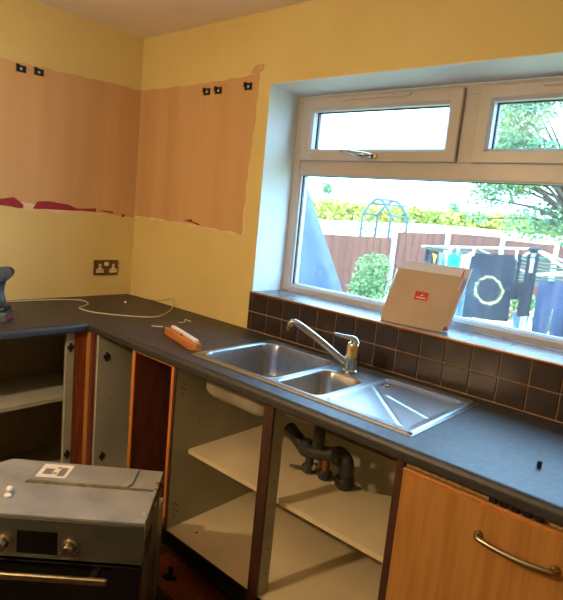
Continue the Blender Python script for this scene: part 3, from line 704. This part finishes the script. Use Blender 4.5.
obj('side_panel', bx(0.0, 0.003, 0.0032, BDp-0.0032, 0.014, BHt-0.001, T=LEAN), m_cardw, cb, local=True)
obj('red_side_panel', prism(B(), [(BWd-0.003, 0.0032, 0.02), (BWd-0.003, BDp-0.0032, 0.02), (BWd-0.003, BDp-0.0032, BHt+0.038), (BWd-0.003, 0.0032, BHt-0.02)], (0.003, 0, 0), T=LEAN), m_redlab, cb, local=True)
obj('bottom_flap', bx(0.006, BWd-0.010, -0.0020, -0.0002, 0.0, 0.024, T=LEAN), m_card, cb, local=True)
lb = obj('red_label', bx(0.110, 0.162, -0.0008, 0.0, 0.108, 0.142, T=LEAN), m_redlab, cb, local=True)
wm = B()
for k in range(7): box(wm, 0.1165+k*0.0057, 0.1207+k*0.0057, -0.0012, -0.0007, 0.1145, 0.1200, T=LEAN)
obj('white_lettering', wm, m_white, lb, local=True)
obj('white_emblem', prism(B(), [(0.130, -0.0012, 0.125), (0.137, -0.0012, 0.1245), (0.143, -0.0012, 0.129), (0.140, -0.0012, 0.135), (0.1365, -0.0012, 0.129)], (0, 0.0005, 0), T=LEAN), m_white, lb, local=True)

# ------------------------------------------------------------ pendant lamp (behind the photographer's left shoulder)
pl = thing('pendant_lamp', 'bare warm bulb hanging from the ceiling on a short cord', 'lamp', LAMP)
obj('ceiling_rose', lathe(B(), [(0.045, H-0.001), (0.045, H-0.012), (0.015, H-0.03)], TR((LAMP.x, LAMP.y, 0)), 20), m_white, pl)
obj('cord', tube(B(), [(LAMP.x, LAMP.y, H-0.03), (LAMP.x, LAMP.y, LAMP.z+0.07)], 0.0035, 8), m_white, pl)
obj('bulb_holder', lathe(B(), [(0.018, LAMP.z+0.075), (0.018, LAMP.z+0.035), (0.013, LAMP.z+0.03)], TR((LAMP.x, LAMP.y, 0)), 16), m_white, pl)
obj('bulb', lathe(B(), [(0.012, 0.030)]+[(0.030*math.cos(a), 0.030*math.sin(a)) for a in [0.95-0.2*k for k in range(12)]]+[(0.0, -0.030)], TR(LAMP), 16), m_bulb, pl, smooth=True)

# ------------------------------------------------------------ garden
def ground_z(x, y):
    d = math.hypot(x-CAM.x, y-CAM.y); az = math.degrees(math.atan2(x-CAM.x, y-CAM.y))
    k = max(0.0, min(1.0, (d-6)/10.0))
    far = -0.80+0.40*max(0, min(1, (az+38)/18.0))
    z = -0.36*(1-k)+far*k
    if d > 19: z += (1.05+1.0*max(0.0, min(1.0, (az+36)/10.0))-z)*min(1.0, (d-19)/73.0)
    return z
def ground(name, dists, azs, m, **kw):
    bm = B(); rows = []
    for d in dists:
        rows.append([bm.verts.new((CAM.x+d*math.sin(math.radians(a)), CAM.y+d*math.cos(math.radians(a)), ground_z(CAM.x+d*math.sin(math.radians(a)), CAM.y+d*math.cos(math.radians(a))))) for a in azs])
    for r0, r1 in zip(rows, rows[1:]):
        for i in range(len(azs)-1): bm.faces.new((r0[i], r0[i+1], r1[i+1], r1[i]))
    bm.faces.ensure_lookup_table()
    ex = bmesh.ops.extrude_face_region(bm, geom=bm.faces[:])
    bmesh.ops.translate(bm, vec=(0, 0, -0.3), verts=[v for v in ex['geom'] if isinstance(v, bmesh.types.BMVert)])
    return tag(obj(name, bm, m), **kw)
azs = [-75+3*i for i in range(42)]
ground('ground_garden', [2.6, 4, 6, 8, 10, 12, 14, 16, 17.5], azs, m_grass, kind='structure')
ground('ground_field', [17.6, 19, 24, 32, 45, 62, 80, 104, 150], azs, m_field, kind='structure')

# fence: bearing, distance, slope of the top
FP = [(-46.0, 14.6, -0.037), (-38.4, 15.0, -0.0335), (-30.27, 16.0, -0.0275), (-25.09, 16.6, -0.0125), (-19.99, 17.0, -0.0080), (-15.25, 17.0, -0.0112), (-10.4, 17.0, -0.0128), (-5.5, 17.0, -0.0135)]
FT = [(-0.0345, -0.0345), (-0.0335, -0.0275), (-0.0165, -0.0105), (-0.0090, -0.0072), (-0.0108, -0.0120), (-0.0125, -0.0130), (-0.0135, -0.0140)]
fpos = [polar(a, d, e) for a, d, e in FP]
fc = thing('garden_fence', 'red-brown boarded garden fence with pale concrete posts', 'fence', (fpos[3].x, fpos[3].y, ground_z(fpos[3].x, fpos[3].y)))
for i, p in enumerate(fpos):
    gz = ground_z(p.x, p.y)-0.02
    ph = max(polar(*FP[i]).z, *[FT[j][s]*FP[i][1]+CAM.z for j, s in ((i-1, 1), (i, 0)) if 0 <= j < len(FT)])+0.06
    v = (fpos[min(i+1, len(fpos)-1)]-fpos[max(i-1, 0)]); ra = math.atan2(v.y, v.x)
    obj('post', bx(-0.065, 0.065, -0.09, 0.07, gz-0.1, ph, T=TR((p.x, p.y, 0), 0, 0, ra)), m_conc, fc, bev=0.008, seg=1)
for i in range(len(fpos)-1):
    a, b = fpos[i], fpos[i+1]; L_ = math.hypot(b.x-a.x, b.y-a.y); ra = math.atan2(b.y-a.y, b.x-a.x)
    za = CAM.z+FT[i][0]*FP[i][1]; zb = CAM.z+FT[i][1]*FP[i+1][1]
    nb = int(round((L_-0.14)/0.105)); wd = (L_-0.14)/nb
    base = min(ground_z(a.x, a.y), ground_z(b.x, b.y))
    Tm = TR((a.x, a.y, 0), 0, 0, ra)
    rl = B()
    prism(rl, [(0.06, 0.012, za-0.03), (L_-0.06, 0.012, zb-0.03), (L_-0.06, 0.012, zb+0.0), (0.06, 0.012, za+0.0)], (0, 0.05, 0), T=Tm)
    pan = obj('top_rail', rl, m_fence, fc)
    for f_ in (0.25, 0.75): obj('rail', bx(0.06, L_-0.06, 0.012, 0.05, base+f_*1.5, base+f_*1.5+0.06, T=Tm), m_fence, pan)
    for k in range(nb):
        xx = 0.07+k*wd; zt_ = za+(zb-za)*((xx+wd/2)/L_)-0.01
        o = bx(xx-0.005, xx+wd+0.005, -0.001-(0.013 if k % 2 else 0), 0.011-(0.013 if k % 2 else 0), base-0.02, zt_, T=Tm)
        obj('board', o, m_fence, pan)

def leaf_cloud(n, fn, size, rnd, bm=None, up=0.3):
    bm = bm or B()
    for _ in range(n):
        p = fn(rnd)
        d1 = Vector((rnd.gauss(0, 1), rnd.gauss(0, 1), rnd.gauss(0, 0.6))).normalized(); d2 = d1.orthogonal()
        d2.rotate(Matrix.Rotation(rnd.uniform(0, 6.28), 3, d1)); s = size*rnd.uniform(0.6, 1.3)
        a, b = d1*s*0.5, d2*s*0.28; k = d1.cross(d2)*s*0.06
        bm.faces.new([bm.verts.new(q) for q in (p-a, p+b+k, p+a, p-b+k)])
    return bm
def in_blobs(blobs, shell=0.45):
    wts = [b[3]*b[4]*b[5] for b in blobs]
    def f(r):
        cx, cy, cz, rx, ry, rz = r.choices(blobs, wts)[0]
        v = Vector((r.gauss(0, 1), r.gauss(0, 1), r.gauss(0, 1))).normalized()*(r.random()**shell)
        return Vector((cx+v.x*rx, cy+v.y*ry, cz+v.z*rz))
    return f
def plant(name, label, cat, base, blobs, n, size, m, trunk=None, seed=1, extra=None):
    t = thing(name, label, cat, base)
    r = random.Random(seed)
    obj('foliage', leaf_cloud(n, in_blobs(blobs), size, r), m, t, kind='stuff')
    bm = B()
    if trunk:
        h_, rad = trunk
        tops = [Vector(b[:3]) for b in blobs]
        b0 = Vector(base)+Vector((0, 0, -0.05))
        mid = b0+Vector((0, 0, h_))
        tube(bm, [b0, b0.lerp(mid, 0.5)+Vector((rad*0.4, 0, 0)), mid], [rad, rad*0.85, rad*0.7], 10)
        for q in tops: tube(bm, [mid-Vector((0, 0, rad)), mid.lerp(q, 0.5)+Vector((0, 0, 0.1*h_)), q], [rad*0.55, rad*0.35, rad*0.12], 7)
        obj('trunk', bm, m_bark, t)
    if extra:
        obj('flowers', leaf_cloud(extra[0], in_blobs(blobs, 0.15), extra[1], r), extra[2], t, kind='stuff')
    return t
# the big tree on the right
tc = polar(-13.0, 24, 0.0); gz = ground_z(tc.x, tc.y)
r = random.Random(12); blobs = []
for k in range(26):
    az = -13+r.uniform(-8.5, 9); el = r.uniform(0.03, 0.225); d = 24+r.uniform(-2.2, 2.2)
    if az < -19 and el > 0.27: el -= 0.1
    q = polar(az, d, el); rr0 = r.uniform(0.75, 1.25); blobs.append((q.x, q.y, q.z, rr0*1.15, rr0*1.15, rr0*0.85))
for az, el, s in ((-22.3, 0.055, 0.55), (-22.6, 0.02, 0.45), (-21.5, 0.10, 0.7), (-20.8, 0.19, 0.75), (-21.0, 0.15, 0.5), (-20.3, 0.24, 0.6), (-18, 0.02, 0.9), (-14, 0.01, 0.9)):
    q = polar(az, 23.5, el); blobs.append((q.x, q.y, q.z, s*1.2, s*1.2, s*0.8))
plant('garden_tree', 'large leafy green tree behind the fence at the right', 'tree', (tc.x, tc.y, gz), blobs, 17000, 0.18, m_leaf, (2.2, 0.16), 4)
# bush in front of the fence
q = polar(-32.0, 12.2, 0); gz = ground_z(q.x, q.y)
plant('garden_bush', 'rounded light green bush in front of the fence', 'bush', (q.x, q.y, gz), [(q.x, q.y, gz+0.75, 0.46, 0.42, 0.62), (q.x-0.15, q.y, gz+0.45, 0.40, 0.4, 0.42), (q.x+0.18, q.y, gz+1.05, 0.26, 0.26, 0.33)], 2600, 0.075, m_bush, (0.35, 0.03), 6)
# hedgerow far across the field
hg = thing('hedgerow', 'sunlit yellow-green hedgerow along the far side of the field', 'hedge', tuple(polar(-30, 95, -0.006)))
r = random.Random(5); bl = []
for k in range(90):
    az = -58+k*0.62+r.uniform(-.3, .3); d = 92+r.uniform(-4, 4)
    kr = max(0.0, min(1.0, (az+36)/10.0)); b_el = -0.004+0.011*kr
    hgt = (0.030-0.014*kr)*(1+0.35*noise.noise((az*0.35, 2.0, 0)))+0.003*r.uniform(-1, 1)
    for el in (b_el+hgt*0.1, b_el+hgt*0.55, b_el+hgt*0.85):
        q = polar(az, d, el); bl.append((q.x, q.y, q.z, 1.5, 1.2, 0.95))
obj('foliage', leaf_cloud(15000, in_blobs(bl), 0.85, r), m_leafy, hg, kind='stuff')
for az, el, d, lab in ((-37.6, 0.050, 106, 'small distant tree rising above the hedgerow at the left'), (-24.9, 0.034, 106, 'small distant tree above the hedgerow near the big tree')):
    q = polar(az, d, el); b0 = polar(az, d, -0.006)
    plant('distant_tree', lab, 'tree', tuple(b0), [(q.x, q.y, q.z, 1.0, 1.0, 1.1), (q.x+0.9, q.y, q.z-0.7, 0.8, 0.8, 0.8)], 260, 0.5, m_leaf, (q.z-b0.z-0.6, 0.12), 3)

# garden arch beyond the fence
DA = 17.6
ar = polar(-32.5, DA, 0); agz = ground_z(ar.x, ar.y)
arch = thing('garden_arch', 'green painted timber garden arch with lattice sides beyond the fence', 'arch', (ar.x, ar.y, agz))
elf = lambda e: CAM.z+DA*e
zs, zt2 = elf(0.0105), elf(0.0375)
# plan corners of the arch: left pair and right pair of uprights, front hoop nearer
cA = polar(-33.66, DA-0.35, 0); cB = polar(-32.15, DA+0.35, 0); cC = polar(-30.84, DA-0.35, 0); cD = polar(-29.15, DA+0.35, 0)
cA, cB, cC, cD = [Vector((v.x, v.y, 0)) for v in (cA, cB, cC, cD)]
def upright(p): return obj('upright', tube(B(), [(p.x, p.y, agz), (p.x, p.y, zs)], 0.042, 8), m_archm, arch)
for p in (cA, cB, cC, cD): upright(p)
def hoop(p, q, name='hoop'):
    pts = []
    for k in range(9):
        s = k/8.0; pp = p.lerp(q, s); pts.append((pp.x, pp.y, zs+(zt2-zs)*math.sin(PI*s)**1.05))
    obj(name, tube(B(), pts, 0.045, 8), m_archm, arch); return pts
h1 = hoop(cA, cC); h2_ = hoop(cB, cD)
for k in (0, 2, 4, 6, 8): obj('cross_bar', tube(B(), [h1[k], h2_[k]], 0.036, 6), m_archm, arch)
for (p, q) in ((cA, cB), (cC, cD)):
    lat = B(); hh = 1.5
    for s in range(-4, 9):
        for sg in (1, -1):
            x0, z0, x1, z1 = None, None, None, None
            pts = []
            for t_ in (0.0, 1.0):
                zz = zs-0.08-(s*0.19)+(sg*(t_-0.5)*0.55); pts.append((p.lerp(q, t_), zz))
            if max(pts[0][1], pts[1][1]) > zs+0.02 or min(pts[0][1], pts[1][1]) < agz+0.2: continue
            tube(lat, [(pts[0][0].x, pts[0][0].y, pts[0][1]), (pts[1][0].x, pts[1][0].y, pts[1][1])], 0.018, 5)
    obj('lattice', lat, m_archm, arch)

# draped cover close to the house, left of the window view
cv = B(); ax = polar(-41.6, 4.3, 0); nA = 44; rings = []; cgz = ground_z(ax.x, ax.y)
for (zz, rad) in ((1.86, 0.02), (1.83, 0.07), (1.72, 0.135), (1.5, 0.235), (1.2, 0.375), (0.9, 0.52), (0.5, 0.70), (0.0, 0.86), (cgz, 0.92)):
    rings.append([cv.verts.new((ax.x+rad*(1+0.045*math.sin(7*t+zz)+0.03*math.sin(11*t+2*zz))*math.cos(t), ax.y+rad*(1+0.045*math.sin(7*t+zz)+0.03*math.sin(11*t+2*zz))*math.sin(t), zz)) for t in [2*PI*k/nA for k in range(nA)]])
for a, b in zip(rings, rings[1:]):
    for k in range(nA): cv.faces.new((a[k], b[k], b[(k+1) % nA], a[(k+1) % nA]))
cv.faces.new(rings[0]); cv.faces.new(rings[-1][::-1])
tag(obj('garden_cover', cv, m_cover, smooth=True), 'blue-grey peaked fabric cover draped in the garden by the window', 'cover')

# rotary airer with washing
AD = 5.6
hub = polar(-17.05, AD, -0.0208)
gz = ground_z(hub.x, hub.y)
ra_ = thing('rotary_airer', 'rotary washing line with pale pole and teal lines on the lawn', 'clothes airer', (hub.x, hub.y, gz))
obj('lower_pole', tube(B(), [(hub.x, hub.y, gz-0.05), (hub.x, hub.y, hub.z-0.27)], 0.026, 12), m_alu, ra_, smooth=True)
obj('pole', tube(B(), [(hub.x, hub.y, hub.z-0.30), (hub.x, hub.y, hub.z)], 0.020, 12), m_alu, ra_, smooth=True)
obj('pole_collar', lathe(B(), [(0.033, -0.31), (0.033, -0.23), (0.024, -0.22)], TR(hub), 14), m_dark, ra_)
obj('hub', lathe(B(), [(0.025, -0.04), (0.055, -0.03), (0.06, 0.0), (0.045, 0.018), (0.02, 0.025)], TR(hub), 16), m_dark, ra_, smooth=True)
tips = [polar(-27.4, 5.75, -0.0365), polar(-10.0, 4.9, -0.085), polar(-6.6, 6.2, -0.080), polar(-20.6, 6.6, -0.078)]
order = [0, 1, 2, 3]
for t_ in tips:
    am = obj('arm', tube(B(), [hub, t_], 0.012, 8), m_alu, ra_)
    obj('strut', tube(B(), [hub+Vector((0, 0, -0.24)), hub.lerp(t_, 0.5)], 0.009, 6), m_alu, am)
for k in range(4):
    a, b = tips[k], tips[(k+1) % 4]
    for s in ([0.2, 0.3, 0.4, 0.5, 0.6, 0.7, 0.8, 0.9, 0.99] if k == 2 else [0.99] if k == 0 else [0.5, 0.75, 0.99]):
        p, q = hub.lerp(a, s), hub.lerp(b, 0.22 if k == 0 else s); mid = p.lerp(q, 0.5)-Vector((0, 0, 0.02))
        obj('line', tube(B(), [p, mid, q], 0.009, 5), m_teal, ra_)

def cloth(name, label, cat, tl, tr, length, m, seed=0, taper=(1, 1), slit=None, outline=None, nx=16, ny=18, amp=0.018, group='washing on the rotary airer', thick=0.008):
    """hanging cloth between two points on the line: rippled, with real thickness"""
    tl, tr = Vector(tl), Vector(tr); ex = (tr-tl); nrm = Vector((ex.y, -ex.x, 0)).normalized(); bm = B()
    def P(u, v, o):
        c = 0.5+(u-0.5)*(taper[0]+(taper[1]-taper[0])*v)
        p = tl+ex*c+Vector((0, 0, -length*v))
        wv = amp*(0.4+v)*(math.sin(9*u+seed+1.5*v)+0.6*math.sin(17*u+2*seed))+amp*0.5*noise.noise((u*3, v*4, seed))
        return p+nrm*(wv+o)
    fr = {}; bk = {}
    ins = outline or (lambda u, v: True)
    cells = [(i, j) for i in range(nx) for j in range(ny) if ins((i+.5)/nx, (j+.5)/ny)]
    cs = set(cells)
    def V(dct, i, j, o):
        if (i, j) not in dct: dct[(i, j)] = bm.verts.new(P(i/nx, j/ny, o))
        return dct[(i, j)]
    for (i, j) in cells:
        q = [(i, j), (i+1, j), (i+1, j+1), (i, j+1)]
        bm.faces.new([V(fr, a, b, thick/2) for a, b in q]); bm.faces.new([V(bk, a, b, -thick/2) for a, b in q][::-1])
        for (ni, nj, e0, e1) in ((i, j-1, q[0], q[1]), (i+1, j, q[1], q[2]), (i, j+1, q[2], q[3]), (i-1, j, q[3], q[0])):
            if (ni, nj) not in cs: bm.faces.new((V(fr, *e0, thick/2), V(bk, *e0, -thick/2), V(bk, *e1, -thick/2), V(fr, *e1, thick/2)))
    o = obj(name, bm, m, smooth=True)
    if label: tag(o, label, cat, group)
    return o
# black T-shirt with a printed yellow wreath (print = ring in the material)
sTL, sTR = polar(-22.55, 5.45, -0.0385), polar(-18.45, 5.35, -0.0345)
ms = mat('black_shirt_with_wreath', (40, 44, 56), (32, 36, 48), rough=0.95, scale=9, bump=0.2, bscale=12)
N = ms.node_tree.nodes; L = ms.node_tree.links; bs = N['Principled BSDF']; oldc = bs.inputs['Base Color'].links[0].from_socket
tcn = N.new('ShaderNodeTexCoord'); mpn = N.new('ShaderNodeMapping'); mpn.vector_type = 'POINT'
ex = (sTR-sTL); exn = Vector((ex.x, ex.y, 0)).normalized(); shang = math.atan2(exn.y, exn.x)
sep = N.new('ShaderNodeSeparateXYZ'); L.new(tcn.outputs['Object'], sep.inputs[0])
def mth(op, a, b=None):
    n = N.new('ShaderNodeMath'); n.operation = op
    for i_, v in enumerate((a, b)):
        if v is None: continue
        if isinstance(v, (int, float)): n.inputs[i_].default_value = v
        else: L.new(v, n.inputs[i_])
    return n.outputs[0]
SHL = 0.605
uu = mth('ADD', mth('MULTIPLY', sep.outputs['X'], math.cos(shang)), mth('MULTIPLY', sep.outputs['Y'], math.sin(shang)))
vv = mth('SUBTRACT', sep.outputs['Z'], SHL*0.47)
wn2 = N.new('ShaderNodeTexNoise'); wn2.inputs['Scale'].default_value = 55; L.new(tcn.outputs['Object'], wn2.inputs['Vector'])
rad = mth('SQRT', mth('ADD', mth('MULTIPLY', uu, uu), mth('MULTIPLY', vv, vv)))
rad = mth('ADD', rad, mth('MULTIPLY', mth('SUBTRACT', wn2.outputs['Fac'], 0.5), 0.075))
ring = mth('LESS_THAN', mth('ABSOLUTE', mth('SUBTRACT', rad, 0.122)), 0.0065)
mixn = N.new('ShaderNodeMix'); mixn.data_type = 'RGBA'; L.new(ring, mixn.inputs['Factor']); L.new(oldc, mixn.inputs[6]); mixn.inputs[7].default_value = lin((214, 206, 130))
L.new(mixn.outputs[2], bs.inputs['Base Color'])
cloth('tshirt', 'black T-shirt with a pale yellow wreath print pegged on the line', 'T-shirt', sTL, sTR, SHL, ms, 1.0, amp=0.012, nx=24, ny=26)
cloth('shorts', 'faded grey-blue garment hanging just left of the wreath T-shirt', 'garment', polar(-23.4, 5.75, -0.045), polar(-21.6, 5.75, -0.043), 0.60, m_shirt2, 2.2, taper=(1, 1.3))
# small items towards the left arm
def on_arm(s, dz=0.0, s2=None):
    return hub.lerp(tips[0], s)+Vector((0, 0, dz))
bib1 = cloth('bib', 'small black bib with yellow patch at the left end of the line', 'bib', polar(-27.0, 5.72, -0.040), polar(-25.75, 5.72, -0.043), 0.17, m_blk, 3.0, nx=8, ny=8)
obj('yellow_patch', prism(B(), [polar(-26.3, 5.60, -0.046), polar(-25.8, 5.60, -0.049), polar(-26.0, 5.60, -0.066)], (0.006, -0.012, 0)), m_yel, bib1)
bib2 = cloth('bib', 'small pale blue bib between the black bib and teal cloth', 'bib', polar(-25.65, 5.72, -0.044), polar(-24.9, 5.72, -0.0455), 0.17, m_blue, 4.0, nx=8, ny=8)
obj('yellow_patch', prism(B(), [polar(-25.05, 5.60, -0.048), polar(-24.8, 5.60, -0.048), polar(-24.9, 5.60, -0.062)], (0.006, -0.012, 0)), m_yel, bib2)
cloth('cloth', 'bright teal cloth on the line between the bib and floral cloth', 'cloth', polar(-24.75, 5.60, -0.046), polar(-23.6, 5.60, -0.038), 0.24, m_tealc, 5.0, nx=10, ny=8)
cloth('cloth', 'pale floral cloth on the line beside the T-shirt', 'cloth', polar(-23.5, 5.56, -0.044), polar(-22.5, 5.56, -0.036), 0.30, m_floral, 6.0, nx=10, ny=8)
# black dungarees with straps
def dung(u, v):
    if v < 0.45: return (0.12 < u < 0.30) or (0.50 < u < 0.60+0.3*v) or (0.86 < u < 0.98)
    if v < 0.72: return True
    return u > 0.45
cloth('dungarees', 'black strappy garment hanging between the T-shirt and the pole', 'garment', polar(-18.6, 5.35, -0.034), polar(-16.6, 5.35, -0.028), 0.56, m_blk, 7.0, outline=dung, nx=18, ny=18, amp=0.012)
cloth('jeans', 'dark blue jeans hanging right of the airer pole', 'jeans', polar(-16.2, 5.15, -0.070), polar(-13.2, 5.0, -0.068), 0.66, m_jean, 8.0, taper=(1, 0.92), outline=lambda u, v: not (v > 0.35 and abs(u-0.52) < 0.06*(0.3+v)), nx=20, ny=20, amp=0.02)
def peg(p, lab):
    t = thing('clothes_peg', lab, 'peg', tuple(p), 0, 'white clothes pegs')
    for s in (-1, 1): obj('jaw', prism(B(), [(-0.006, 0.004*s-0.003, -0.03), (0.006, 0.004*s-0.003, -0.03), (0.009, 0.010*s-0.003, 0.05), (-0.009, 0.010*s-0.003, 0.05)], (0, 0.006, 0)), m_white, t, local=True)
nn = Vector((math.sin(math.radians(20)), -math.cos(math.radians(20)), 0))*0.02
peg(sTL.lerp(sTR, 0.03)+nn, 'white peg at the left shoulder of the wreath T-shirt')
peg(sTL.lerp(sTR, 0.97)+nn, 'white peg at the right shoulder of the wreath T-shirt')
peg(polar(-24.6, 5.62, -0.044), 'white peg on the teal cloth, left one')
peg(polar(-23.9, 5.60, -0.040), 'white peg between the teal cloth and floral cloth')
# planter by the airer
q = polar(-17.3, 11.6, 0); gz = ground_z(q.x, q.y)
pp_ = thing('plant_pot', 'blue plant pot with a green plant beyond the airer pole', 'plant pot', (q.x, q.y, gz))
obj('pot', lathe(B(), [(0.10, gz), (0.15, gz+0.32), (0.165, gz+0.33), (0.165, gz+0.37), (0.14, gz+0.37), (0.13, gz+0.33), (0.001, gz+0.33)], TR((q.x, q.y, 0)), 18), m_pot, pp_, smooth=True)
r = random.Random(9)
obj('foliage', leaf_cloud(420, in_blobs([(q.x, q.y, gz+0.58, 0.24, 0.24, 0.22), (q.x-0.12, q.y, gz+0.45, 0.15, 0.15, 0.12)]), 0.10, r), m_bush, pp_, kind='stuff')
obj('flowers', leaf_cloud(70, in_blobs([(q.x-0.12, q.y, gz+0.5, 0.2, 0.2, 0.16)], 0.2), 0.08, r), m_pink, pp_, kind='stuff')
for i, (az, d, lab) in enumerate(((-23.6, 12.2, 'low flowering border plant below the T-shirt'), (-19.6, 13.2, 'low flowering border plant left of the blue pot'), (-14.2, 12.4, 'low flowering border plant right of the blue pot'))):
    q = polar(az, d, 0); gz = ground_z(q.x, q.y)
    plant('border_plant', lab, 'plant', (q.x, q.y, gz), [(q.x, q.y, gz+0.16, 0.5, 0.35, 0.20)], 500, 0.10, m_bush, None, 20+i, (120, 0.08, m_pink))
